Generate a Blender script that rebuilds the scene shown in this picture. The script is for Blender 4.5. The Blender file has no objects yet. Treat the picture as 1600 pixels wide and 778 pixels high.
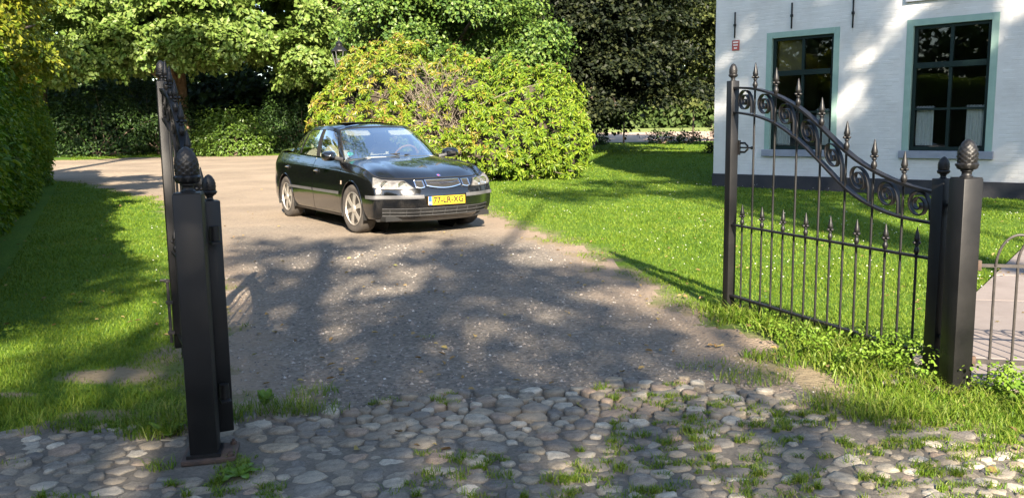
import bpy, bmesh, math, random
import numpy as np
from mathutils import Matrix, Vector

random.seed(5)
RNG = np.random.RandomState(7)
scene = bpy.context.scene
COL = scene.collection

# ------------------------------------------------------------------ camera
F_PX, HOR, ROLL, CAM_H = 1350.0, 198.0, 0.0145, 1.33
th = math.atan((389 - HOR) / F_PX)
fw = Vector((0, math.cos(th), -math.sin(th))); up = Vector((0, math.sin(th), math.cos(th))); rt = Vector((1, 0, 0))
rt2 = rt * math.cos(ROLL) - up * math.sin(ROLL); up2 = rt * math.sin(ROLL) + up * math.cos(ROLL)
cam_d = bpy.data.cameras.new('camera'); cam = bpy.data.objects.new('camera', cam_d); COL.objects.link(cam)
cam_d.sensor_width = 36.0; cam_d.lens = F_PX / 1600 * 36.0; cam_d.clip_start = 0.05; cam_d.clip_end = 2000
M = Matrix.Identity(4)
for i in range(3):
    M[i][0] = rt2[i]; M[i][1] = up2[i]; M[i][2] = -fw[i]
M[0][3], M[1][3], M[2][3] = 0, 0, CAM_H
cam.matrix_world = M
scene.camera = cam

# ------------------------------------------------------------------ sky, sun, exposure
SUN_EL, SUN_AZ = math.radians(28.5), math.radians(8.7)      # sun behind the camera, a little to its right
SUN = Vector((math.sin(SUN_AZ) * math.cos(SUN_EL), -math.cos(SUN_AZ) * math.cos(SUN_EL), math.sin(SUN_EL)))
world = bpy.data.worlds.new('World'); scene.world = world; world.use_nodes = True
wn = world.node_tree.nodes; wl = world.node_tree.links
bg = wn['Background']; sky = wn.new('ShaderNodeTexSky'); sky.sky_type = 'NISHITA'; sky.sun_disc = False
sky.sun_elevation = SUN_EL; sky.sun_rotation = math.pi - SUN_AZ
sky.air_density = 1.0; sky.dust_density = 0.6; sky.ozone_density = 1.0
wl.new(sky.outputs[0], bg.inputs[0]); bg.inputs[1].default_value = 0.088
sun_d = bpy.data.lights.new('sun', 'SUN'); sun_d.energy = 5.0; sun_d.angle = math.radians(0.53); sun_d.color = (1.0, 0.87, 0.70)
sun_o = bpy.data.objects.new('sun', sun_d); COL.objects.link(sun_o)
sun_o.rotation_euler = (-SUN).to_track_quat('-Z', 'Y').to_euler()
sun_o.location = (5, -20, 30)
scene.view_settings.view_transform = 'Standard'; scene.view_settings.look = 'None'
scene.view_settings.exposure = 2.15; scene.view_settings.gamma = 1.0
cy = scene.cycles
cy.use_denoising = True
cy.max_bounces = 6; cy.diffuse_bounces = 3; cy.glossy_bounces = 3; cy.transmission_bounces = 4; cy.transparent_max_bounces = 10
cy.sample_clamp_indirect = 6.0

# ------------------------------------------------------------------ helpers: tags, meshes
def tag(o, label=None, cat=None, group=None, kind=None):
    if label: o['label'] = label
    if cat: o['category'] = cat
    if group: o['group'] = group
    if kind: o['kind'] = kind
    return o

def empty(name, loc=(0, 0, 0), rz=0.0):
    o = bpy.data.objects.new(name, None); COL.objects.link(o)
    o.location = loc; o.rotation_euler = (0, 0, rz); o.empty_display_size = 0.1
    return o

def link(name, me, mat=None, parent=None):
    o = bpy.data.objects.new(name, me); COL.objects.link(o)
    if mat is not None and len(me.materials) == 0: me.materials.append(mat)
    if parent is not None: o.parent = parent
    return o

def np_mesh(name, V, Fs, smooth=False):
    """V (n,3) float, Fs (m,k) int, one polygon size."""
    V = np.ascontiguousarray(V, dtype=np.float32); Fs = np.ascontiguousarray(Fs, dtype=np.int32)
    me = bpy.data.meshes.new(name); m, k = Fs.shape
    me.vertices.add(len(V)); me.vertices.foreach_set('co', V.ravel())
    me.loops.add(m * k); me.loops.foreach_set('vertex_index', Fs.ravel())
    me.polygons.add(m); me.polygons.foreach_set('loop_start', np.arange(0, m * k, k, dtype=np.int32))
    me.polygons.foreach_set('use_smooth', np.full(m, smooth, dtype=bool))
    me.update(calc_edges=True)
    return me

class MB:
    def __init__(s): s.v = []; s.f = []
    def add(s, vs, fs, flip=False):
        b = len(s.v); s.v += [tuple(map(float, p)) for p in vs]
        for f in fs:
            f = tuple(i + b for i in f); s.f.append(f[::-1] if flip else f)
        return s
    def box(s, c, d, rz=0.0, M=None):
        hx, hy, hz = d[0] / 2, d[1] / 2, d[2] / 2
        P = [Vector((x * hx, y * hy, z * hz)) for z in (-1, 1) for y in (-1, 1) for x in (-1, 1)]
        R = M if M is not None else Matrix.Rotation(rz, 3, 'Z')
        P = [R @ p + Vector(c) for p in P]
        return s.add(P, [(0, 2, 3, 1), (4, 5, 7, 6), (0, 1, 5, 4), (2, 6, 7, 3), (0, 4, 6, 2), (1, 3, 7, 5)])
    def bbox(s, a, b):
        return s.box([(a[i] + b[i]) / 2 for i in range(3)], [abs(b[i] - a[i]) for i in range(3)])
    def tube(s, pts, r, n=8, cap=True):
        pts = [Vector(p) for p in pts]; k = len(pts)
        rs = r if hasattr(r, '__len__') else [r] * k
        t0 = (pts[1] - pts[0]).normalized()
        a = Vector((0, 0, 1)) if abs(t0.z) < .9 else Vector((1, 0, 0))
        e = (a - t0 * a.dot(t0)).normalized(); V = []
        for i, p in enumerate(pts):
            t = (pts[min(i + 1, k - 1)] - pts[max(i - 1, 0)]).normalized()
            e = (e - t * e.dot(t)).normalized(); q = t.cross(e)
            for j in range(n):
                an = 2 * math.pi * j / n
                V.append(p + (e * math.cos(an) + q * math.sin(an)) * rs[i])
        Fc = []
        for i in range(k - 1):
            for j in range(n):
                j2 = (j + 1) % n; Fc.append((i * n + j, i * n + j2, (i + 1) * n + j2, (i + 1) * n + j))
        if cap:
            Fc.append(tuple(range(n))[::-1]); Fc.append(tuple((k - 1) * n + j for j in range(n)))
        return s.add(V, Fc)
    def lathe(s, prof, n=24, c=(0, 0, 0), axis='z', mod=None):
        V = []
        for i, (r, h) in enumerate(prof):
            for j in range(n):
                an = 2 * math.pi * j / n
                rr = r * (mod(i, j, n) if mod else 1.0)
                x, y = rr * math.cos(an), rr * math.sin(an)
                if axis == 'z': V.append((c[0] + x, c[1] + y, c[2] + h))
                elif axis == 'y': V.append((c[0] + x, c[1] + h, c[2] - y))
                else: V.append((c[0] + h, c[1] + x, c[2] + y))
        k = len(prof); Fc = []
        for i in range(k - 1):
            for j in range(n):
                j2 = (j + 1) % n; Fc.append((i * n + j, i * n + j2, (i + 1) * n + j2, (i + 1) * n + j))
        if prof[0][0] > 1e-4: Fc.append(tuple(range(n))[::-1])
        if prof[-1][0] > 1e-4: Fc.append(tuple((k - 1) * n + j for j in range(n)))
        return s.add(V, Fc)
    def sweep_xz(s, pts, t, w, y=0.0):
        """flat bar following (x,z) points: t thick in the plane, w wide across it."""
        k = len(pts); V = []
        for i in range(k):
            a = pts[max(i - 1, 0)]; b = pts[min(i + 1, k - 1)]
            dx, dz = b[0] - a[0], b[1] - a[1]; l = math.hypot(dx, dz) or 1; nx, nz = -dz / l, dx / l
            tt = t[i] if hasattr(t, '__len__') else t
            for (sa, sb) in ((1, 1), (-1, 1), (-1, -1), (1, -1)):
                V.append((pts[i][0] + nx * sa * tt / 2, y + sb * w / 2, pts[i][1] + nz * sa * tt / 2))
        Fc = []
        for i in range(k - 1):
            for j in range(4):
                j2 = (j + 1) % 4; Fc.append((i * 4 + j, i * 4 + j2, (i + 1) * 4 + j2, (i + 1) * 4 + j))
        Fc += [(3, 2, 1, 0), tuple((k - 1) * 4 + j for j in range(4))]
        return s.add(V, Fc)
    def grid(s, P, flip=False):
        P = np.asarray(P); m, n = P.shape[:2]
        Fc = [(i * n + j, i * n + j + 1, (i + 1) * n + j + 1, (i + 1) * n + j) for i in range(m - 1) for j in range(n - 1)]
        return s.add(P.reshape(-1, 3), Fc, flip)
    def build(s, name, mat, parent=None, smooth=True, angle=35, bevel=0.0, weld=False, fixn=False):
        me = bpy.data.meshes.new(name); me.from_pydata(s.v, [], s.f)
        if weld or bevel > 0 or fixn:
            bm = bmesh.new(); bm.from_mesh(me)
            if weld: bmesh.ops.remove_doubles(bm, verts=bm.verts, dist=2e-4)
            if fixn: bmesh.ops.recalc_face_normals(bm, faces=bm.faces)
            if bevel > 0:
                bmesh.ops.bevel(bm, geom=[e for e in bm.edges if len(e.link_faces) == 2 and e.calc_face_angle(0) > .6], offset=bevel, segments=2, affect='EDGES', profile=.5)
            bm.to_mesh(me); bm.free()
        if smooth:
            me.polygons.foreach_set('use_smooth', np.ones(len(me.polygons), dtype=bool))
            me.set_sharp_from_angle(angle=math.radians(angle))
        me.update()
        return link(name, me, mat, parent)

def copy_tree(o, parent=None):
    c = o.copy(); COL.objects.link(c); c.parent = parent
    for ch in list(o.children): copy_tree(ch, c)
    return c

# ------------------------------------------------------------------ helpers: materials
def mat_new(name):
    m = bpy.data.materials.new(name); m.use_nodes = True; nt = m.node_tree
    for n in list(nt.nodes):
        if n.type != 'OUTPUT_MATERIAL': nt.nodes.remove(n)
    return m, nt, nt.nodes['Material Output']

def c4(c): return (c[0], c[1], c[2], 1.0)

def noise(nt, scale, detail=4, rough=.55, coord=None, kind='Object', dist=0.0):
    n = nt.nodes.new('ShaderNodeTexNoise'); n.inputs['Scale'].default_value = scale
    n.inputs['Detail'].default_value = detail; n.inputs['Roughness'].default_value = rough; n.inputs['Distortion'].default_value = dist
    if coord is None:
        tc = nt.nodes.new('ShaderNodeTexCoord'); coord = tc.outputs[kind]
    nt.links.new(coord, n.inputs['Vector'])
    return n

def ramp(nt, fac, stops, interp='LINEAR'):
    r = nt.nodes.new('ShaderNodeValToRGB'); r.color_ramp.interpolation = interp
    e = r.color_ramp.elements
    while len(e) < len(stops): e.new(.5)
    for i, (p, c) in enumerate(stops):
        e[i].position = p; e[i].color = c4(c)
    nt.links.new(fac, r.inputs[0]); return r

def mixc(nt, fac, a, b, mode='MIX'):
    m = nt.nodes.new('ShaderNodeMix'); m.data_type = 'RGBA'; m.blend_type = mode
    for sock, val in ((m.inputs[0], fac), (m.inputs[6], a), (m.inputs[7], b)):
        if hasattr(val, 'is_linked'): nt.links.new(val, sock)
        elif isinstance(val, (int, float)): sock.default_value = val
        else: sock.default_value = c4(val)
    return m.outputs[2]

def math_n(nt, op, a, b=None, clamp=False):
    m = nt.nodes.new('ShaderNodeMath'); m.operation = op; m.use_clamp = clamp
    for i, v in enumerate((a, b)):
        if v is None: continue
        if hasattr(v, 'is_linked'): nt.links.new(v, m.inputs[i])
        else: m.inputs[i].default_value = v
    return m.outputs[0]

def bump(nt, h, strength=.3, dist=.01):
    b = nt.nodes.new('ShaderNodeBump'); b.inputs['Strength'].default_value = strength; b.inputs['Distance'].default_value = dist
    nt.links.new(h, b.inputs['Height']); return b.outputs[0]

def pbr(name, c1, c2=None, scale=6.0, rough=.6, metal=0.0, coat=0.0, bumps=None, spec=.5, detail=5, coord='Object', rough2=None, emit=None):
    m, nt, out = mat_new(name); p = nt.nodes.new('ShaderNodeBsdfPrincipled')
    nt.links.new(p.outputs[0], out.inputs[0])
    p.inputs['Base Color'].default_value = c4(c1); p.inputs['Roughness'].default_value = rough
    p.inputs['Metallic'].default_value = metal; p.inputs['Coat Weight'].default_value = coat; p.inputs['Coat Roughness'].default_value = .03
    p.inputs['Specular IOR Level'].default_value = spec
    if c2 is not None:
        n = noise(nt, scale, detail, kind=coord)
        r = ramp(nt, n.outputs[0], [(.32, c1), (.68, c2)]); nt.links.new(r.outputs[0], p.inputs['Base Color'])
        if rough2 is not None:
            nt.links.new(math_n(nt, 'ADD', math_n(nt, 'MULTIPLY', n.outputs[0], rough2 - rough), rough), p.inputs['Roughness'])
    if bumps:
        n2 = noise(nt, bumps[0], 6, .6, kind=coord); nt.links.new(bump(nt, n2.outputs[0], bumps[1], bumps[2]), p.inputs['Normal'])
    return m

def leafmat(name, cols, rough=.45, trans=.25, spec=.4, big=.35, bigscale=.6):
    """leaf: colour varies leaf by leaf and clump by clump, some light passes through"""
    m, nt, out = mat_new(name)
    g = nt.nodes.new('ShaderNodeNewGeometry')
    n = noise(nt, bigscale, 2)
    f = math_n(nt, 'ADD', math_n(nt, 'MULTIPLY', g.outputs['Random Per Island'], 1 - big), math_n(nt, 'MULTIPLY', n.outputs[0], big))
    k = len(cols)
    r = ramp(nt, f, [((i + .5) / k if k > 1 else 0, c) for i, c in enumerate(cols)])
    p = nt.nodes.new('ShaderNodeBsdfPrincipled'); p.inputs['Roughness'].default_value = rough; p.inputs['Specular IOR Level'].default_value = spec
    nt.links.new(r.outputs[0], p.inputs['Base Color'])
    t = nt.nodes.new('ShaderNodeBsdfTranslucent')
    nt.links.new(mixc(nt, .5, r.outputs[0], (1.0, 1.0, .25), 'MULTIPLY'), t.inputs[0])
    mx = nt.nodes.new('ShaderNodeMixShader'); mx.inputs[0].default_value = trans
    nt.links.new(p.outputs[0], mx.inputs[1]); nt.links.new(t.outputs[0], mx.inputs[2]); nt.links.new(mx.outputs[0], out.inputs[0])
    return m

def glassmat(name, tint=(.9, .95, .92), base=.06, power=1.0):
    m, nt, out = mat_new(name)
    gl = nt.nodes.new('ShaderNodeBsdfGlossy'); gl.inputs['Roughness'].default_value = .015; gl.inputs['Color'].default_value = (1, 1, 1, 1)
    tr = nt.nodes.new('ShaderNodeBsdfTransparent'); tr.inputs['Color'].default_value = c4(tint)
    lw = nt.nodes.new('ShaderNodeFresnel'); lw.inputs['IOR'].default_value = 1.5
    f = math_n(nt, 'MULTIPLY', math_n(nt, 'ADD', lw.outputs[0], base), power, True)
    mx = nt.nodes.new('ShaderNodeMixShader'); nt.links.new(f, mx.inputs[0])
    nt.links.new(tr.outputs[0], mx.inputs[1]); nt.links.new(gl.outputs[0], mx.inputs[2]); nt.links.new(mx.outputs[0], out.inputs[0])
    return m

MAT = {}

# ------------------------------------------------------------------ terrain
def gz(x, y):
    d = np.asarray(y, dtype=float) - 22
    t = .018 * (d + np.sqrt(d * d + 16)) / 2
    return .9 * (1 - np.exp(-t / .9))
def gzf(x, y): return float(gz(x, y))

def vnoise(x, y, scale, seed=0):
    x = np.asarray(x) * scale; y = np.asarray(y) * scale
    xi = np.floor(x).astype(np.int64); yi = np.floor(y).astype(np.int64); fx = x - xi; fy = y - yi
    fx = fx * fx * (3 - 2 * fx); fy = fy * fy * (3 - 2 * fy)
    def h(a, b):
        n = (a * 374761393 + b * 668265263 + seed * 974711) & 0x7fffffff
        n = ((n ^ (n >> 13)) * 1274126177) & 0x7fffffff
        return ((n ^ (n >> 16)) & 0xffff) / 65535.0
    return (h(xi, yi) * (1 - fx) + h(xi + 1, yi) * fx) * (1 - fy) + (h(xi, yi + 1) * (1 - fx) + h(xi + 1, yi + 1) * fx) * fy

def fbm(x, y, scale, seed=0):
    return (vnoise(x, y, scale, seed) * .55 + vnoise(x, y, scale * 2.1, seed + 1) * .28 + vnoise(x, y, scale * 4.3, seed + 2) * .17)

def gzn(x, y):
    near = np.clip(1.5 - np.abs(np.asarray(y) - 5) / 12, 0, 1)
    return gz(x, y) + near * ((fbm(x, y, 1.3, 3) - .5) * .03 + (vnoise(x, y, 9, 4) - .5) * .008)

def sdist(poly, X, Y):
    """signed distance to polygon, positive inside"""
    P = np.asarray(poly, float); X = np.asarray(X, float); Y = np.asarray(Y, float)
    best = np.full(X.shape, 1e18); ins = np.zeros(X.shape, bool)
    for i in range(len(P)):
        ax, ay = P[i]; bx, by = P[(i + 1) % len(P)]
        ex, ey = bx - ax, by - ay; wx, wy = X - ax, Y - ay
        t = np.clip((wx * ex + wy * ey) / (ex * ex + ey * ey + 1e-12), 0, 1)
        best = np.minimum(best, (wx - ex * t) ** 2 + (wy - ey * t) ** 2)
        c = ((ay > Y) != (by > Y)) & (X < (bx - ax) * (Y - ay) / ((by - ay) if abs(by - ay) > 1e-12 else 1e-12) + ax)
        ins ^= c
    return np.where(ins, 1, -1) * np.sqrt(best)

DRIVE = [(-30, 33.5), (-18.0, 35.5), (-16.07, 37), (-13.74, 37.8), (-9.87, 37.6), (-7.52, 36.72), (-4.02, 27.46), (-1.41, 19.32), (-0.33, 13.06), (0.0, 11.65), (0.38, 10.25), (0.74, 9.39), (0.84, 7.78), (0.97, 6.84), (1.13, 6.25), (1.2, 5.68), (1.36, 5.0), (1.39, 4.46), (1.5, 4.02), (1.54, 3.8), (1.28, 3.6), (-1.36, 3.5), (-1.36, 4.0), (-1.53, 4.43), (-1.8, 5.25), (-2.3, 6.69), (-3.22, 9.16), (-4.77, 12.84), (-6.38, 16.27), (-8.5, 19.17), (-10.94, 22.47), (-14.5, 26.0), (-30, 29)]
COBTOP = [(-9, 3.45), (-2.25, 3.66), (-2.08, 3.64), (-1.97, 3.75), (-1.67, 3.79), (-1.51, 3.83), (-1.36, 3.95), (-1.14, 3.88), (-0.96, 3.86), (-0.63, 4.05), (-0.33, 4.15), (0.15, 4.24), (0.82, 4.31), (1.28, 4.2), (1.54, 3.83), (1.83, 3.73), (2.07, 3.5), (3.5, 3.3), (9, 3.0)]
CTX, CTY = [p[0] for p in COBTOP], [p[1] for p in COBTOP]
PATHP = [(11.9, 17.6), (2.10, 4.50), (2.31, 4.10), (9.0, 2.5), (16, 12)]
def cobtop(x): return np.interp(x, CTX, CTY)

HA = Vector((4.298, 18.393, 0)); HU = Vector((.714, -.700, 0)).normalized(); HN = Vector((-.700, -.714, 0)).normalized()

BARE = [(-2.25, 4.62, .30, .15, .9), (-2.6, 4.28, .25, .08, .6), (-1.95, 5.15, .3, .22, .6), (1.5, 4.35, .25, .2, .8), (-1.95, 3.93, .22, .07, .8), (-3.1, 3.8, .3, .1, .9), (1.75, 3.62, .35, .12, .8), (.95, 7.3, .25, .4, .6), (1.25, 6.0, .2, .25, .6)]
def bare(x, y):
    return np.clip(sum(k * np.exp(-(((x - a) / w) ** 2 + ((y - b) / h) ** 2)) for a, b, w, h, k in BARE) * 1.35 * (.6 + .8 * fbm(x, y, 4.0, 61)), 0, 1)

def axis_pts(lo, hi, a, b, d, g):
    p = list(np.arange(a, b + 1e-6, d)); s = d; q = p[-1]; R = []
    while q < hi: s *= g; q += s; R.append(q)
    s = d; q = p[0]; Lf = []
    while q > lo: s *= g; q -= s; Lf.append(q)
    return np.array(Lf[::-1] + p + R)

def build_ground():
    xs = axis_pts(-260, 260, -4.0, 4.0, .065, 1.055); ys = axis_pts(-60, 420, 2.6, 7.0, .06, 1.045)
    X, Y = np.meshgrid(xs, ys); ny, nx = X.shape
    Z = gz(X, Y)
    near = np.clip(1.5 - np.abs(Y - 5) / 12, 0, 1)
    sdv = sdist(DRIVE, X, Y)
    Z = Z + near * ((fbm(X, Y, 1.3, 3) - .5) * .03 + (vnoise(X, Y, 9, 4) - .5) * .008)
    Z = Z - .02 * np.clip((sdv + .1) / .5, 0, 1)         # the drive lies a touch lower than the lawn
    xc = (X[:-1, :-1] + X[1:, 1:]) / 2; yc = (Y[:-1, :-1] + Y[1:, 1:]) / 2
    wx = xc + (fbm(xc, yc, 1.9, 11) - .5) * .85; wy = yc + (fbm(xc, yc, 1.9, 15) - .5) * .7
    sd = sdist(DRIVE, wx, wy)
    cob = (wy < cobtop(xc)) & (yc > .9)
    road = yc <= .9
    field = (yc > 49) & (yc < 82) & (xc > -3)
    meadow = (yc >= 82) | ((yc >= 49) & (xc <= -3))
    cls = np.zeros(xc.shape, int)                     # 0 lawn
    cls[sd > 0] = 1; cls[cob] = 2; cls[road] = 3; cls[field] = 4; cls[meadow] = 5
    V = np.stack([X, Y, Z], -1).reshape(-1, 3)
    idx = np.arange(ny * nx).reshape(ny, nx)
    Q = np.stack([idx[:-1, :-1], idx[:-1, 1:], idx[1:, 1:], idx[1:, :-1]], -1)
    eat = np.where(sdv < .3, sdv * (1 - bare(X, Y)) + .3 * bare(X, Y), sdv)
    names = ['lawn', 'gravel_drive', 'cobble_paving', 'road', 'dirt_field', 'meadow']
    objs = {}
    for k, nm in enumerate(names):
        q = Q[cls == k]
        used = np.unique(q); rem = np.full(ny * nx, -1); rem[used] = np.arange(len(used))
        me = np_mesh(nm, V[used], rem[q], True)
        at = me.attributes.new('edge', 'FLOAT', 'POINT'); at.data.foreach_set('value', eat.reshape(-1)[used].astype(np.float32))
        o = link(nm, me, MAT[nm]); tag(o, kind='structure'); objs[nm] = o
    return objs

def ground_mats():
    # gravel: grey grit, sandy dust, pale chips
    m, nt, out = mat_new('gravel'); p = nt.nodes.new('ShaderNodeBsdfPrincipled'); nt.links.new(p.outputs[0], out.inputs[0])
    big = noise(nt, .55, 4, .6); fine = noise(nt, 55, 4, .7); vor = nt.nodes.new('ShaderNodeTexVoronoi'); vor.inputs['Scale'].default_value = 48
    tc = nt.nodes.new('ShaderNodeTexCoord'); nt.links.new(tc.outputs['Object'], vor.inputs['Vector'])
    base = ramp(nt, big.outputs[0], [(.35, (.200, .172, .138)), (.65, (.300, .258, .205))])
    grit = ramp(nt, vor.outputs['Color'], [(.1, (.065, .062, .060)), (.45, (.20, .18, .155)), (.8, (.34, .30, .25)), (.97, (.55, .52, .46))])
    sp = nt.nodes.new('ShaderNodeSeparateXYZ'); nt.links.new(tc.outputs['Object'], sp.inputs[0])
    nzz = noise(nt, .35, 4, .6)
    far_mix = math_n(nt, 'MULTIPLY', math_n(nt, 'ADD', math_n(nt, 'SUBTRACT', sp.outputs['Y'], 9.5), math_n(nt, 'MULTIPLY', math_n(nt, 'SUBTRACT', nzz.outputs[0], .5), 9.0)), .28, True)
    gb_ = mixc(nt, far_mix, (.72, .71, .70), (1.06, .98, .90)); base_o = mixc(nt, 1.0, base.outputs[0], gb_, 'MULTIPLY')  # tint along the drive: darker grey near, lighter and warmer farther off
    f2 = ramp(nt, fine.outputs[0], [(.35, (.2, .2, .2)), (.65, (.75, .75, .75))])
    col = mixc(nt, math_n(nt, 'MULTIPLY', f2.outputs[0], math_n(nt, 'SUBTRACT', 1.0, math_n(nt, 'MULTIPLY', far_mix, .6))), base_o, mixc(nt, 1.0, grit.outputs[0], gb_, 'MULTIPLY'))
    at = nt.nodes.new('ShaderNodeAttribute'); at.attribute_name = 'edge'
    nz = noise(nt, 2.2, 5, .65)
    e = math_n(nt, 'SUBTRACT', 1.0, math_n(nt, 'MULTIPLY', math_n(nt, 'ADD', at.outputs['Fac'], math_n(nt, 'MULTIPLY', math_n(nt, 'SUBTRACT', nz.outputs[0], .5), .8)), 2.2), True)
    col = mixc(nt, math_n(nt, 'MULTIPLY', e, .85), col, mixc(nt, fine.outputs[0], (.23, .165, .11), (.32, .25, .18)))
    nt.links.new(col, p.inputs['Base Color']); p.inputs['Roughness'].default_value = .9; p.inputs['Specular IOR Level'].default_value = .25
    h = math_n(nt, 'ADD', vor.outputs['Distance'], fine.outputs[0])
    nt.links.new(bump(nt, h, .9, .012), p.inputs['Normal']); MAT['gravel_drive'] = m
    # lawn soil and thatch
    m, nt, out = mat_new('lawn'); p = nt.nodes.new('ShaderNodeBsdfPrincipled'); nt.links.new(p.outputs[0], out.inputs[0])
    a = noise(nt, .7, 4, .6); b = noise(nt, 30, 5, .7); c = noise(nt, 2.6, 4, .6)
    g = ramp(nt, b.outputs[0], [(.3, (.035, .075, .008)), (.5, (.070, .138, .014)), (.7, (.120, .185, .028))])
    g2 = ramp(nt, a.outputs[0], [(.35, (.75, .85, .7)), (.65, (1.15, 1.05, .9))])
    col = mixc(nt, 1.0, g.outputs[0], g2.outputs[0], 'MULTIPLY')
    at = nt.nodes.new('ShaderNodeAttribute'); at.attribute_name = 'edge'
    e = math_n(nt, 'ADD', math_n(nt, 'MULTIPLY', math_n(nt, 'ADD', at.outputs['Fac'], math_n(nt, 'MULTIPLY', math_n(nt, 'SUBTRACT', c.outputs[0], .5), 1.1)), 2.6), .95, True)
    col = mixc(nt, math_n(nt, 'MULTIPLY', e, .9), col, mixc(nt, b.outputs[0], (.17, .125, .08), (.30, .235, .165)))
    nt.links.new(col, p.inputs['Base Color']); p.inputs['Roughness'].default_value = .95; p.inputs['Specular IOR Level'].default_value = .15
    nt.links.new(bump(nt, b.outputs[0], .8, .03), p.inputs['Normal']); MAT['lawn'] = m
    # sandy bed between the cobbles
    m, nt, out = mat_new('cobble_bed'); p = nt.nodes.new('ShaderNodeBsdfPrincipled'); nt.links.new(p.outputs[0], out.inputs[0])
    a = noise(nt, 3.0, 5, .6); b = noise(nt, 70, 4, .7)
    g = ramp(nt, a.outputs[0], [(.35, (.085, .075, .060)), (.62, (.165, .143, .113)), (.75, (.075, .085, .04))])
    g2 = ramp(nt, b.outputs[0], [(.3, (.6, .6, .6)), (.7, (1.2, 1.2, 1.2))])
    nt.links.new(mixc(nt, 1.0, g.outputs[0], g2.outputs[0], 'MULTIPLY'), p.inputs['Base Color']); p.inputs['Roughness'].default_value = .95
    nt.links.new(bump(nt, b.outputs[0], .7, .01), p.inputs['Normal']); MAT['cobble_paving'] = m
    MAT['road'] = pbr('road_asphalt', (.05, .05, .052), (.08, .078, .075), 30, .9, bumps=(120, .5, .005))
    MAT['dirt_field'] = pbr('field_soil', (.34, .235, .17), (.42, .31, .23), .4, .95)
    MAT['meadow'] = pbr('meadow_grass', (.12, .17, .03), (.19, .22, .05), .5, .95)
ground_mats()
GROUND = build_ground()

# ------------------------------------------------------------------ shared materials
MAT['iron'] = pbr('black_painted_iron', (.0040, .0040, .0045), (.0105, .0100, .0098), 5, .34, spec=.4, bumps=(70, .18, .002), rough2=.6)
MAT['rust'] = pbr('rusty_iron', (.035, .026, .022), (.10, .06, .04), 18, .8, bumps=(80, .4, .003))
MAT['dulliron'] = pbr('worn_grey_iron', (.018, .016, .015), (.045, .038, .033), 30, .6)
MAT['bark'] = pbr('bark', (.10, .07, .05), (.19, .14, .10), 9, .9, bumps=(18, .9, .03))
MAT['redbark'] = pbr('sunlit_bark', (.24, .14, .085), (.36, .24, .15), 5, .9, bumps=(14, .9, .03))
MAT['twig'] = pbr('twig', (.11, .085, .062), (.21, .18, .14), 12, .85)
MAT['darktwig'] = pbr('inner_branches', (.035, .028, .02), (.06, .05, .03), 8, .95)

# ------------------------------------------------------------------ foliage
def unit(a): return a / (np.linalg.norm(a, axis=-1, keepdims=True) + 1e-9)

def leaves(name, P, D, N, L, W, mat, parent=None, fold=.18, shape='rhomb'):
    D = unit(D); N = N - D * (N * D).sum(-1, keepdims=True); N = unit(N); S = np.cross(D, N)
    L = np.asarray(L)[:, None]; W = np.asarray(W)[:, None]; n = len(P)
    if shape == 'rhomb':
        mid = P + D * L * .45
        V = np.stack([P, mid + S * W * .5 + N * W * fold, P + D * L, mid - S * W * .5 + N * W * fold], 1).reshape(-1, 3)
        b = np.arange(n)[:, None] * 4
        Fc = np.concatenate([b + np.array([[0, 2, 1]]), b + np.array([[0, 3, 2]])], 0)
    else:
        a1 = P + D * L * .28; a2 = P + D * L * .68
        V = np.stack([P, a1 + S * W * .42 + N * W * fold, a2 + S * W * .5 + N * W * fold - N * L * .05, P + D * L - N * L * .16,
                      a2 - S * W * .5 + N * W * fold - N * L * .05, a1 - S * W * .42 + N * W * fold], 1).reshape(-1, 3)
        b = np.arange(n)[:, None] * 6
        Fc = np.concatenate([b + np.array([[0, 3, 2, 1]]), b + np.array([[0, 5, 4, 3]])], 0)
    me = np_mesh(name, V, Fc, False)
    return link(name, me, mat, parent)

def spray_leaves(C, O, rs, k, L, flat=.07, droop=.25, upw=.8, outw=.5, rng=RNG):
    """k leaves round each spray centre C, lying in a tilted, drooping disc"""
    m = len(C); n = unit(np.array([0, 0, 1.0]) * upw + O * outw + rng.normal(0, .2, (m, 3)))
    a = unit(np.cross(n, rng.normal(0, 1, (m, 3)))); b = np.cross(n, a)
    rep = lambda q: np.repeat(q, k, 0)
    n, a, b, Cc, Oo = rep(n), rep(a), rep(b), rep(C), rep(O); M_ = m * k
    rsr = rep(np.broadcast_to(np.asarray(rs, float), (m,))[:, None])
    r = rsr * np.sqrt(rng.rand(M_, 1)); t = rng.rand(M_, 1) * 2 * np.pi
    rad = a * np.cos(t) + b * np.sin(t)
    P = Cc + rad * r + n * rng.normal(0, 1, (M_, 1)) * flat - np.array([0, 0, 1.0]) * droop * r * r / rsr
    D = rad + rng.normal(0, .5, (M_, 3)) + Oo * .3 - np.array([0, 0, .35])
    N = n + rng.normal(0, .38, (M_, 3))
    Ls = L * (0.65 + .7 * rng.rand(M_))
    return P, D, N, Ls

def shell_points(c, r, n, rng, inner=.55, lo=-1.0):
    d = unit(rng.normal(0, 1, (n * 3, 3))); d = d[d[:, 2] > lo][:n]
    q = (inner + (1 - inner) * rng.rand(len(d), 1) ** .6)
    bumpy = 1 + .22 * np.sin(d[:, :1] * 5 + c[0]) * np.sin(d[:, 1:2] * 6 + c[1]) + .12 * np.sin(d[:, 2:] * 9)
    return np.array(c) + d * np.array(r) * q * bumpy, d

def limb_pts(a, b, sag=.15, n=6, rng=random):
    a, b = Vector(a), Vector(b); P = []
    w = Vector((rng.uniform(-1, 1), rng.uniform(-1, 1), rng.uniform(-.3, .6))) * (b - a).length * .10
    for i in range(n):
        t = i / (n - 1); p = a.lerp(b, t) + w * math.sin(t * math.pi) + Vector((0, 0, sag * math.sin(t * math.pi) * (b - a).length * .3))
        P.append(p)
    return P

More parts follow.
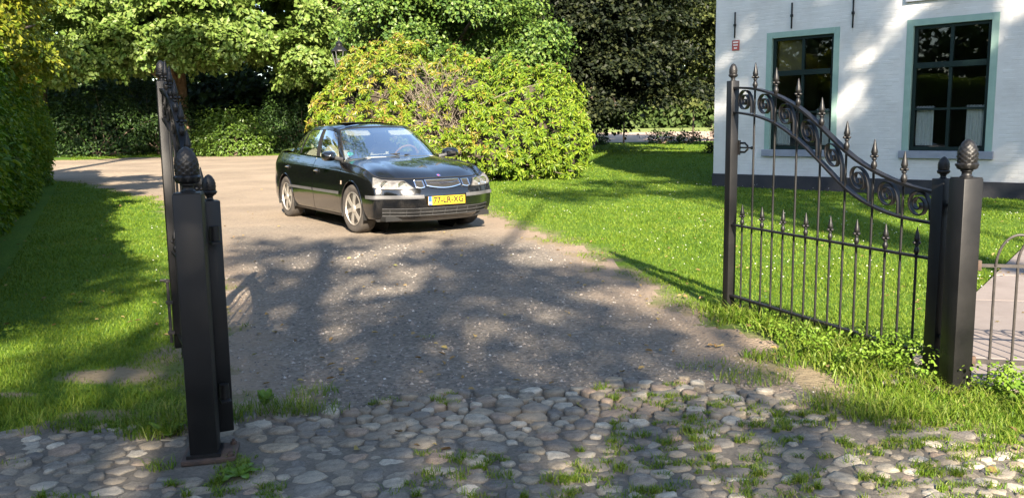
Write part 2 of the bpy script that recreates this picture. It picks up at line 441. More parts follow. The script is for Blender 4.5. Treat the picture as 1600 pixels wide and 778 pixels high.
def trunk_mesh(base, top, r, limbs, rng=random, n=10, lean=(0, 0)):
    mb = MB(); base = Vector(base); top = Vector(top); pts = []; rs = []
    for i in range(9):
        t = i / 8
        pts.append(base.lerp(top, t) + Vector((math.sin(t * 3.1 + base.x) * .12, math.cos(t * 2.7) * .10, 0)) * (t > 0))
        rs.append(r * (1.35 if i == 0 else 1.0) * (1 - .75 * t) + .02)
    pts[0] -= Vector((0, 0, .2))
    mb.tube(pts, rs, n)
    for e in limbs:
        e = Vector(e); t = min(.92, max(.18, ((e.z - base.z) / max(.1, (top.z - base.z))) * .8 - .05))
        a = base.lerp(top, t); q = limb_pts(a, e, .2, 6, rng)
        r0 = r * (1 - .75 * t) * .45
        mb.tube(q, [r0 * (1 - .85 * i / 5) + .008 for i in range(6)], 6)
    return mb

def tree(name, label, base, top, r, blobs, leaf, L, k, mat, bark, group=None, cat='tree', nlimb=24, flat=.07, rs=.7, wr=.8, seed=1, lo=-1.0, inner=.5, droop=.25, upw=.8, outw=.5, lobe=16, lobr=.95):
    rng = np.random.RandomState(seed); rnd = random.Random(seed)
    o = empty(name, base); tag(o, label, cat, group)
    Cs, Os = [], []
    for (c, rr, n) in blobs:
        q = max(4, n // lobe); sc, sd_ = shell_points(c, rr, q, rng, inner, lo)
        d = unit(rng.normal(0, 1, (len(sc) * lobe, 3))); d[:, 2] = np.abs(d[:, 2]) * .9 - .15
        lr = np.repeat(lobr * (.6 + .8 * rng.rand(len(sc), 1)), lobe, 0)
        a = np.repeat(sc, lobe, 0) + d * lr * np.array([1, 1, .48]) * (.55 + .45 * rng.rand(len(d), 1)) - np.array([0, 0, .22]) * np.repeat(rng.rand(len(sc), 1), lobe, 0)
        Cs.append(a); Os.append(unit(d * .7 + np.repeat(sd_, lobe, 0) * .5))
    Cs = np.concatenate(Cs); Os = np.concatenate(Os)
    ok = Cs[:, 2] > gz(Cs[:, 0], Cs[:, 1]) + .3
    Cs, Os = Cs[ok], Os[ok]
    off = np.array(base)
    P, D, N, Ls = spray_leaves(Cs, Os, rs * (.6 + .8 * rng.rand(len(Cs))), k, L, flat, droop, upw, outw, rng)
    leaves('crown', P - off, D, N, Ls, Ls * wr, mat, o)
    pick = Cs[rng.permutation(len(Cs))[:nlimb]]
    trunk_mesh((0, 0, 0), Vector(top) - Vector(base), r, [Vector(p - off) for p in pick], rnd).build('trunk', bark, o, angle=60)
    return o

# ------------------------------------------------------------------ iron gate
def acorn_mesh(mb, h, r, z0=0.0, n=36):
    """neck, flared cup and scaly nut"""
    prof = [(.62, 0), (.62, .03), (.50, .05), (.46, .12), (.52, .15), (.60, .16), (.60, .19)]
    nut = [(.80, .21), (.95, .25), (1.04, .30), (1.06, .34), (.98, .37), (.88, .385)]
    body = [(.90 * (1 + .10 * math.sin(t * 3.14)) * (1 - t ** 2.6) ** .55, .39 + .61 * t) for t in np.linspace(0, .985, 20)]
    allp = prof + nut + body + [(0.0, 1.0)]; k0 = len(prof)
    def mod(i, j, nn):
        if i < k0: return 1.0
        row = i - k0; a = j / nn * 2 * math.pi * 9
        ph = 0 if (row // 2) % 2 == 0 else math.pi
        return 1 + (.05 * math.cos(a + ph) + .03 * (row % 2)) * (1 if i < len(allp) - 3 else 0)
    mb.lathe([(p[0] * r, z0 + p[1] * h) for p in allp], n, mod=mod)

def spear_mesh(mb, x, z, s=1.0):
    prof = [(.006, -.005), (.011, .0), (.017, .016), (.018, .026), (.013, .042), (.008, .050), (.014, .056), (.014, .062), (.008, .068),
            (.010, .078), (.018, .092), (.019, .100), (.014, .122), (.008, .150), (.003, .172), (0, .178)]
    mb.lathe([(r * s, z + h * s) for r, h in prof], 8, (x, 0, 0))
    for sx, sy in ((1, 0), (-1, 0), (0, 1), (0, -1)):
        mb.lathe([(0, -.009), (.008, -.005), (.010, 0), (.008, .005), (0, .009)], 6, (x + sx * .019 * s, sy * .019 * s, z + .075 * s))

GB, GM = .142, .637           # bottom and middle rail heights
def make_gate(name, label, hinge, latch, hinge_w=.072, latch_w=.062, z_h=1.045, z_l=1.615, latch_kind='lever', side=1):
    hx, hy = hinge; lx, ly = latch; Lg = math.hypot(lx - hx, ly - hy)
    g = empty(name, (hx, hy, 0), math.atan2(ly - hy, lx - hx)); tag(g, label, 'gate', 'leaves of the driveway gate')
    I = MAT['iron']
    MB().bbox((-hinge_w / 2, -hinge_w / 2, .06), (hinge_w / 2, hinge_w / 2, z_h)).build('hinge_stile', I, g, bevel=.004)
    MB().bbox((Lg - latch_w / 2, -latch_w / 2, .06), (Lg + latch_w / 2, latch_w / 2, z_l)).build('latch_stile', I, g, bevel=.004)
    m = MB(); acorn_mesh(m, .108, .028, z_h); m.build('acorn_finial', I, g, angle=50)
    m = MB(); acorn_mesh(m, .115, .028, z_l); o = m.build('acorn_finial', I, g, angle=50); o.location = (Lg, 0, 0)
    x0, x1 = hinge_w / 2, Lg - latch_w / 2
    TU = [0, .05, .152, .268, .36, .452, .525, .611, .735, .852, .942, 1]; TZ = [.968, .976, 1.006, 1.068, 1.141, 1.245, 1.332, 1.42, 1.503, 1.55, 1.564, 1.568]
    LU = [0, .05, .157, .257, .353, .40, .507, .622, .738, .848, .967, 1]; LZ = [.816, .818, .830, .866, .932, .982, 1.11, 1.237, 1.33, 1.377, 1.402, 1.405]
    ks = np.linspace(-.045, .045, 9)
    def ztop(x): return float(np.interp(x / Lg + ks, TU, TZ).mean())
    def zlow(x): return float(np.interp(x / Lg + ks, LU, LZ).mean())
    xs = np.linspace(x0 - .002, x1 + .002, 49)
    MB().sweep_xz([(x, ztop(x)) for x in xs], .014, .040).build('top_rail', I, g, angle=60)
    MB().sweep_xz([(x, zlow(x)) for x in xs], .012, .036).build('scroll_rail', I, g, angle=60)
    MB().bbox((x0 - .004, -.016, GM - .006), (x1 + .004, .016, GM + .006)).build('middle_rail', I, g, smooth=False)
    MB().bbox((x0 - .004, -.016, GB - .007), (x1 + .004, .016, GB + .007)).build('bottom_rail', I, g, smooth=False)
    n = 16; dx = (x1 - x0) / n; R = .0068
    for i in range(1, n):
        x = x0 + dx * i
        if i % 2 == 0:
            b = MB().tube([(x, 0, .02), (x, 0, ztop(x) + .004)], R, 8).build('long_bar', I, g)
            m = MB(); spear_mesh(m, x, ztop(x) + .006, .93); m.build('spear_head', I, b, angle=50)
    for i in range(0, n, 2):
        x = x0 + dx * (i + 1)
        b = MB().tube([(x, 0, .02), (x, 0, GM + .012)], R, 8).build('short_bar', I, g)
        m = MB(); spear_mesh(m, x, GM + .010, .80); m.build('spear_head', I, b, angle=50)
        # scroll between the two curved rails, above this short bar
        zc = (ztop(x) + zlow(x)) / 2; rr = min(.074, dx * .80)
        sl = (ztop(x + dx) - ztop(x - dx)) / (2 * dx)
        pts = []; wv = -1 if side > 0 else 1
        pts.append((x + wv * rr * 1.10, zlow(x + wv * rr * 1.10) + .012)); pts.append((x + wv * rr * 1.06, zc - .02 + wv * rr * sl * .5))
        for t in np.linspace(0, 4.3 * math.pi, 56):
            q = rr * (1 - .84 * t / (4.3 * math.pi))
            px = x + wv * q * math.cos(t); pz = zc + q * math.sin(t) * 1.02
            pz += (px - x) * sl * .75
            pts.append((px, pz))
        MB().sweep_xz(pts, .0065, .026).build('scroll', I, g, angle=70)
    for z in (.25, z_h - .13):       # hinge knuckles
        m = MB().tube([(-.075, 0, z - .03), (-.075, 0, z + .03)], .02, 12); m.bbox((-.07, -.008, z - .008), (-.03, .008, z + .008))
        m.bbox((-.13, -.02, z - .038), (-.055, .02, z - .031))
        m.build('hinge', MAT['dulliron'] if (latch_kind == 'lever' and z < .5) else I, g)
    if latch_kind == 'lever':
        z = 1.165; m = MB()
        m.bbox((Lg + latch_w / 2 - .07, -.045, z - .05), (Lg + latch_w / 2 - .055, -.031, z + .05))
        m.tube([(Lg - .03, -.04, z + .03), (Lg - .08, -.05, z + .032), (Lg - .11, -.05, z + .012), (Lg - .11, -.05, z - .012), (Lg - .08, -.05, z - .03), (Lg - .03, -.04, z - .03)], .007, 8)
        m.tube([(Lg - .02, -.055, z), (Lg - .16, -.055, z)], .006, 8); m.lathe([(0, -.012), (.01, -.006), (.012, 0), (.01, .006), (0, .012)], 8, (Lg - .15, -.055, z))
        m.build('latch', I, g)
    else:
        m = MB(); xx = Lg - .03; yy = .048
        m.tube([(xx, yy, .10), (xx, yy, .47)], .009, 8); m.tube([(xx, yy, .47), (xx, yy + .04, .475)], .008, 8)
        m.lathe([(0, 0), (.016, .004), (.016, .02), (0, .026)], 10, (xx, yy, .455))
        for z in (.16, .34): m.bbox((xx - .02, .028, z - .008), (xx + .02, yy + .016, z + .008))
        m.build('drop_bolt', MAT['dulliron'], g)
    return g

LINE_A = math.atan2(4.131 - 3.396, 2.176 + 1.269)
def make_post(name, label, xy, h, a, ah, ar, plate):
    p = empty(name, (xy[0], xy[1], float(gzn(np.array([xy[0]]), np.array([xy[1]]))[0]) + .002), LINE_A); tag(p, label, 'gate post', 'posts of the driveway gate')
    MB().bbox((-a / 2, -a / 2, .008), (a / 2, a / 2, h)).build('shaft', MAT['iron'], p, bevel=.005)
    MB().bbox((-a / 2 + .004, -a / 2 + .004, h - .001), (a / 2 - .004, a / 2 - .004, h + .004)).build('cap_plate', MAT['iron'], p, smooth=False)
    m = MB(); acorn_mesh(m, ah, ar, h + .004, 54); m.build('acorn_finial', MAT['iron'], p, angle=50)
    b = MB().bbox((-plate[0], -plate[1], .004), (plate[2], plate[3], .022)).build('base_plate', MAT['rust'], p, bevel=.002)
    m = MB()
    for q in ((-a / 2 - .012, -a / 2 - .012, a / 2 + .012, -a / 2 + .002), (-a / 2 - .012, a / 2 - .002, a / 2 + .012, a / 2 + .012), (-a / 2 - .012, -a / 2, -a / 2 + .002, a / 2), (a / 2 - .002, -a / 2, a / 2 + .012, a / 2)):
        m.bbox((q[0], q[1], .022), (q[2], q[3], .036))
    m.build('weld_seam', MAT['iron'], p)
    for sx, sy in ((-1, -1), (1, -1), (1, 1), (-1, 1)):
        x = (plate[2] - .022) if sx > 0 else -(plate[0] - .022); y = (plate[3] - .022) if sy > 0 else -(plate[1] - .022)
        if abs(x) < a / 2 + .02 and abs(y) < a / 2 + .02: continue
        MB().lathe([(.013, .022), (.013, .034), (.007, .036), (.007, .044)], 6, (x, y, 0)).build('bolt', MAT['rust'], b, smooth=False)
    return p

make_post('gate_post', 'black iron gate post with acorn top on a bolted base plate, left of the drive', (-1.269, 3.396), 1.085, .108, .178, .047, (.085, .085, .125, .10))
make_post('gate_post', 'black iron gate post with acorn top beside the low hoop fence, right of the drive', (2.176, 4.131), 1.045, .105, .182, .047, (.16, .07, .06, .07))
make_gate('gate_leaf', 'black iron gate leaf with scrolls and spear heads, opened before the white house', (2.143, 4.287), (1.516, 5.959), side=1)
make_gate('gate_leaf', 'black iron gate leaf seen edge-on behind the left post', (-1.250, 3.578), (-1.985, 5.02), latch_kind='bolt', side=-1)

# low hoop fence right of the right post
def hoop_fence():
    a = math.atan2(-.25, 1.0); f = empty('hoop_fence', (2.30, 4.125, 0), a); tag(f, 'low grey iron fence with overlapping hoops beside the right gate post', 'fence')
    I = MAT['dulliron']; Ln = 1.6; zt, zb = .632, .155; sp = .098
    MB().bbox((-.03, -.006, zt - .008), (Ln, .006, zt + .008)).build('top_rail', I, f, smooth=False)
    MB().bbox((-.03, -.006, zb - .011), (Ln, .006, zb + .011)).build('bottom_rail', I, f, smooth=False)
    for z in (zt, zb): MB().bbox((-.045, -.014, z - .025), (-.028, .014, z + .025)).build('bracket', MAT['rust'], f, bevel=.002)
    n = 15
    for i in range(n):
        x = .035 + sp * i
        MB().tube([(x, 0, .075), (x, 0, zt + .01)], .0065, 8).build('bar', I, f)
    for i in range(n - 2):
        x = .035 + sp * i; r = sp
        y = .008 if i % 2 else -.008
        MB().tube([(x + r - r * math.cos(t), y, zt + r * 1.55 * math.sin(t)) for t in np.linspace(0, math.pi, 21)], .0065, 8).build('hoop', I, f)
hoop_fence()

# paved path behind the fence
def paved_path():
    m_, nt, out = mat_new('paving'); p = nt.nodes.new('ShaderNodeBsdfPrincipled'); nt.links.new(p.outputs[0], out.inputs[0])
    oi = nt.nodes.new('ShaderNodeObjectInfo'); a = noise(nt, 3, 5, .6); b = noise(nt, 90, 3, .6)
    c = ramp(nt, a.outputs[0], [(.3, (.165, .138, .124)), (.7, (.215, .185, .168))])
    v = ramp(nt, oi.outputs['Random'], [(0, (.92, .92, .92)), (1, (1.06, 1.05, 1.04))])
    nt.links.new(mixc(nt, 1.0, c.outputs[0], v.outputs[0], 'MULTIPLY'), p.inputs['Base Color']); p.inputs['Roughness'].default_value = .85
    nt.links.new(bump(nt, b.outputs[0], .25, .004), p.inputs['Normal'])
    base = MB(); z = .028
    P = [(2.36, 4.10), (5.6, 3.30), (12.2, 12.0), (9.8, 15.0)]
    P = [(1.86, 4.23), (6.2, 3.2), (14.0, 12.0), (9.9, 15.03)]
    base.add([(x, y, .004) for x, y in P] + [(x, y, z - .012) for x, y in P], [(4, 5, 6, 7), (0, 4, 7, 3), (0, 1, 5, 4)])
    o = base.build('paved_path', MAT['cobble_paving'], None, smooth=False); tag(o, kind='structure')
    A = Vector((1.86, 4.23, 0)); ex = Vector((.9725, -.233, 0)); ey = Vector((.597, .802, 0)); w, d = .80, .62
    for j in range(14):
        for i in range(5):
            q = [A + ex * (i * w + .003) + ey * (j * d + .003), A + ex * ((i + 1) * w - .003) + ey * (j * d + .003), A + ex * ((i + 1) * w - .003) + ey * ((j + 1) * d - .003), A + ex * (i * w + .003) + ey * ((j + 1) * d - .003)]
            dz = random.uniform(-.0025, .0025)
            MB().add([(v.x, v.y, .012) for v in q] + [(v.x, v.y, z + dz) for v in q], [(4, 5, 6, 7), (0, 1, 5, 4), (1, 2, 6, 5), (2, 3, 7, 6), (3, 0, 4, 7)]).build('slab', m_, o, smooth=False, bevel=.003)
paved_path()

# ------------------------------------------------------------------ house
def house():
    h = empty('house', HA); tag(h, 'white painted brick house with teal window frames and dark plinth', 'house')
    def T(u, w, z): v = HU * u + HN * w; return (v.x, v.y, z)
    class HB(MB):
        def hb(s, u0, u1, w0, w1, z0, z1):
            P = [T(u, w, z) for z in (z0, z1) for w in (w0, w1) for u in (u0, u1)]
            return s.add(P, [(0, 1, 3, 2), (4, 6, 7, 5), (0, 4, 5, 1), (2, 3, 7, 6), (0, 2, 6, 4), (1, 5, 7, 3)])
    # painted brick
    m, nt, out = mat_new('white_painted_brick'); p = nt.nodes.new('ShaderNodeBsdfPrincipled'); nt.links.new(p.outputs[0], out.inputs[0])
    a = noise(nt, 1.3, 5, .65); b = noise(nt, 38, 4, .6)
    c = ramp(nt, a.outputs[0], [(.3, (.50, .49, .475)), (.6, (.60, .595, .585))])
    nt.links.new(c.outputs[0], p.inputs['Base Color']); p.inputs['Roughness'].default_value = .7
    nt.links.new(bump(nt, b.outputs[0], .35, .006), p.inputs['Normal'])
    plinth = pbr('plinth_tar', (.016, .017, .024), (.04, .038, .042), 2.5, .75, bumps=(30, .5, .01))
    teal = pbr('teal_paint', (.225, .335, .29), (.26, .375, .325), 8, .55); green = pbr('dark_green_paint', (.004, .013, .011), (.006, .018, .015), 8, .5, spec=.25)
    stone = pbr('blue_grey_sill', (.20, .22, .27), (.26, .28, .33), 6, .7); glass = glassmat('window_glass', (.80, .83, .81), .02)
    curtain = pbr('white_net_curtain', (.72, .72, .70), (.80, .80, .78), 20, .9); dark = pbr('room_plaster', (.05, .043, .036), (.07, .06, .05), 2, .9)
    roofm = pbr('roof_tile', (.07, .06, .055), (.12, .09, .075), 3, .8, bumps=(8, .6, .05))
    LEN, DEP, HT = 10.5, 8.0, 5.6
    wins = [(1.16, 2.65, .79, 3.09), (3.86, 5.35, .79, 3.09), (3.86, 5.35, 3.52, 5.05), (6.56, 8.05, .79, 3.09)]
    us = sorted({0, LEN} | {w[0] for w in wins} | {w[1] for w in wins}); zs = sorted({.0, .285, HT} | {w[2] for w in wins} | {w[3] for w in wins})
    mb = HB()
    for i in range(len(us) - 1):
        for j in range(len(zs) - 1):
            uc, zc = (us[i] + us[i + 1]) / 2, (zs[j] + zs[j + 1]) / 2
            if any(w[0] < uc < w[1] and w[2] < zc < w[3] for w in wins): continue
            q = (us[i], us[i + 1], zs[j], zs[j + 1])
            mb.add([T(q[0], 0, q[2]), T(q[1], 0, q[2]), T(q[1], 0, q[3]), T(q[0], 0, q[3])], [(0, 1, 2, 3)])
            mb.add([T(q[0], -.3, q[2]), T(q[1], -.3, q[2]), T(q[1], -.3, q[3]), T(q[0], -.3, q[3])], [(3, 2, 1, 0)])
    for w in wins:
        for (a0, a1) in (((w[0], w[2]), (w[0], w[3])), ((w[0], w[3]), (w[1], w[3])), ((w[1], w[3]), (w[1], w[2])), ((w[1], w[2]), (w[0], w[2]))):
            mb.add([T(a0[0], 0, a0[1]), T(a1[0], 0, a1[1]), T(a1[0], -.3, a1[1]), T(a0[0], -.3, a0[1])], [(0, 1, 2, 3)])
    mb.build('front_wall', m, h, smooth=False, weld=True)
    mb = HB(); mb.hb(0, .3, -DEP, -.3005, 0, HT); mb.hb(LEN - .3, LEN, -DEP, -.3005, 0, HT); mb.hb(.301, LEN - .301, -DEP, -DEP + .3, 0, HT)
    mb.add([T(0, 0, HT), T(0, -DEP, HT), T(0, -DEP / 2, HT + 3.4)], [(0, 1, 2)]); mb.add([T(LEN, 0, HT), T(LEN, -DEP / 2, HT + 3.4), T(LEN, -DEP, HT)], [(0, 1, 2)])
    mb.build('outer_wall', m, h, smooth=False)
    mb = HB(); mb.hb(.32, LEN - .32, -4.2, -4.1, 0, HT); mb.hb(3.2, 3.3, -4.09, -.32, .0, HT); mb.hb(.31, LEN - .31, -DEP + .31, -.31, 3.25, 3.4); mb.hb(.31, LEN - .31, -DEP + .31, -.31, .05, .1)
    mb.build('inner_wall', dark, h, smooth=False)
    mb = HB()
    for s in (0, 1):
        w0, w1 = (.35, -DEP / 2) if s == 0 else (-DEP - .35, -DEP / 2)
        z0, z1 = HT - .28, HT + 3.42
        P = [T(-.25, w0, z0), T(LEN + .25, w0, z0), T(LEN + .25, w1, z1), T(-.25, w1, z1)]; P += [(x, y, z + .14) for x, y, z in P]
        mb.add(P, [(0, 1, 2, 3), (4, 7, 6, 5), (0, 4, 5, 1), (2, 6, 7, 3), (0, 3, 7, 4), (1, 5, 6, 2)])
    mb.build('roof', roofm, h, smooth=False)
    # tarred plinth, a little proud
    mb = HB(); mb.hb(-.012, LEN + .01, -.05, .022, -.15, .285); mb.build('plinth', plinth, h, smooth=False)
    # brick faces under the paint, standing a few millimetres out of the joints
    V, Fc = [], []; row = 0; z = .292; rng = random.Random(3)
    while z < 4.6:
        u = -(.115 if row % 2 else 0.0)
        while u < LEN:
            u0, u1 = max(u, .002), min(u + .212, LEN - .002); z0, z1 = z, z + .058
            if u1 - u0 > .03 and not any(u1 > w[0] - .005 and u0 < w[1] + .005 and z1 > w[2] - .1 and z0 < w[3] + .005 for w in wins):
                d = rng.uniform(.0006, .0026); b = len(V)
                V += [T(u0, .0003, z0), T(u1, .0003, z0), T(u1, .0003, z1), T(u0, .0003, z1)]
                e = .006
                V += [T(u0 + e, d + rng.uniform(-.001, .001), z0 + e), T(u1 - e, d + rng.uniform(-.001, .001), z0 + e), T(u1 - e, d, z1 - e), T(u0 + e, d, z1 - e)]
                Fc += [(b + 4, b + 5, b + 6, b + 7), (b, b + 1, b + 5, b + 4), (b + 1, b + 2, b + 6, b + 5), (b + 2, b + 3, b + 7, b + 6), (b + 3, b, b + 4, b + 7)]
            u += .222
        z += .0665; row += 1
    me = np_mesh('bricks', np.array(V), np.array(Fc), False); o = link('brick_courses', me, m, h); o['kind'] = 'stuff'
    def window(w, rows, blind=False):
        u0, u1, z0, z1 = w; fr = .115
        W = HB(); W.hb(u0 + .001, u0 + fr, -.10, .008, z0 + .001, z1 - .001); W.hb(u1 - fr, u1 - .001, -.10, .008, z0 + .001, z1 - .001); W.hb(u0 + fr, u1 - fr, -.10, .008, z1 - fr, z1 - .001)
        wo = W.build('window', teal, h, smooth=False, bevel=.004)
        HB().hb(u0 - .03, u1 + .03, -.28, .06, z0 - .125, z0 + .008).build('sill', stone, wo, smooth=False, bevel=.006)
        a0, a1, b0, b1 = u0 + fr, u1 - fr, z0 + .008, z1 - fr; st = .062; mid = (a0 + a1) / 2
        S = HB(); S.hb(a0, a0 + st, -.13, -.055, b0, b1); S.hb(a1 - st, a1, -.13, -.055, b0, b1); S.hb(a0 + st, a1 - st, -.13, -.055, b1 - .055, b1); S.hb(a0 + st, a1 - st, -.13, -.055, b0, b0 + .07)
        tz = b0 + (b1 - b0) * .685
        S.hb(a0 + st, a1 - st, -.125, -.04, tz - .05, tz + .05)
        S.build('sash_frame', green, wo, smooth=False, bevel=.003)
        HB().hb(mid - .027, mid + .027, -.12, -.06, b0 + .07, tz - .05).build('glazing_bar', green, wo, smooth=False)
        HB().hb(mid - .027, mid + .027, -.12, -.06, tz + .05, b1 - .055).build('glazing_bar', green, wo, smooth=False)
        lz = b0 + (tz - b0) * .49
        levels = [(b0 + .07, lz - .018), (lz + .018, tz - .05), (tz + .05, b1 - .055)]
        for q in ((a0 + st, mid - .027), (mid + .027, a1 - st)):
            HB().hb(q[0], q[1], -.12, -.06, lz - .018, lz + .018).build('glazing_bar', green, wo, smooth=False)
            for (l0, l1) in levels:
                P = [T(q[0] - .005, -.092 + random.uniform(-.002, .002), l0 - .005), T(q[1] + .005, -.092 + random.uniform(-.002, .002), l0 - .005), T(q[1] + .005, -.092 + random.uniform(-.002, .002), l1 + .005), T(q[0] - .005, -.092, l1 + .005)]
                MB().add(P, [(0, 1, 2, 3)]).build('pane', glass, wo, smooth=False)
        if blind:
            HB().hb(a0 + .07, mid - .02, -.19, -.185, tz + .0, b1 - .04).build('roller_blind', pbr('tan_blind', (.16, .13, .055), (.19, .155, .07), 3, .8), wo, smooth=False)
        for q0, q1 in ((a0 + .07, a0 + .36), (a1 - .36, a1 - .07)):
            n = 41; G = []
            for zz in (b0 + .09, b0 + .12, b0 + .42, lz - .01, lz + .05):
                G.append([T(q0 + (q1 - q0) * i / (n - 1), -.17 + .014 * math.sin(i * .95 + zz) + .006 * math.sin(i * .37 + 2 * zz), zz + (.008 * math.sin(i * .9) if zz > lz else 0)) for i in range(n)])
            MB().grid(G).build('curtain', curtain, wo)
            MB().tube([T(q0 - .03, -.17, lz + .035), T(q1 + .02, -.17, lz + .035)], .006, 6).build('curtain_rod', stone, wo)
        return wo
    window(wins[0], 3, True); window(wins[1], 3); window(wins[2], 3); window(wins[3], 3)
    for u, z0, z1 in ((.455, 3.05, 3.56), (1.685, 3.13, 3.62), (2.89, 3.04, 3.58)):
        q = HB(); q.hb(u - .013, u + .013, .012, .034, z0, z1); q.hb(u - .026, u + .026, .010, .040, (z0 + z1) / 2 - .025, (z0 + z1) / 2 + .025)
        q.build('wall_anchor', MAT['iron'], h, bevel=.004)
    s = HB().hb(.395, .565, .012, .018, 2.80, 3.005).build('wall_sign', pbr('sign_red', (.30, .05, .04), (.34, .07, .06), 30, .5), None, smooth=False, bevel=.002)
    s.location = HA; tag(s, 'small red sign plate with three white lines on the white wall', 'sign')
    white = pbr('sign_white', (.75, .72, .70))
    for k, (w_, zz) in enumerate(((.060, 2.963), (.052, 2.908), (.036, 2.848))):
        q = HB(); n = 5 - k; tot = 2 * w_
        for i in range(n):
            a = .48 - w_ + tot * i / n
            q.hb(a, a + tot / n * .8, .018, .0188, zz - .014, zz + .014)
        q.build('lettering', white, s, smooth=False)
house()

# ------------------------------------------------------------------ car
def pchip(Y, x, flat_ends=None):
    Y = np.asarray(Y, float); K = len(Y); d = np.diff(Y, axis=0); m = np.zeros_like(Y)
    a, b = d[:-1], d[1:]; prod = a * b
    m[1:-1] = np.where(prod > 0, 2 * prod / np.where(np.abs(a + b) < 1e-12, 1, a + b), 0)
    m[0] = d[0]; m[-1] = d[-1]
    if flat_ends is not None:
        m[0] = np.where(flat_ends, 0, m[0]); m[-1] = np.where(flat_ends, 0, m[-1])
    x = np.clip(np.asarray(x, float), 0, K - 1); i = np.minimum(x.astype(int), K - 2); t = (x - i).reshape((-1,) + (1,) * (Y.ndim - 1))
    t2, t3 = t * t, t * t * t
    return (2 * t3 - 3 * t2 + 1) * Y[i] + (t3 - 2 * t2 + t) * m[i] + (-2 * t3 + 3 * t2) * Y[i + 1] + (t3 - t2) * m[i + 1]

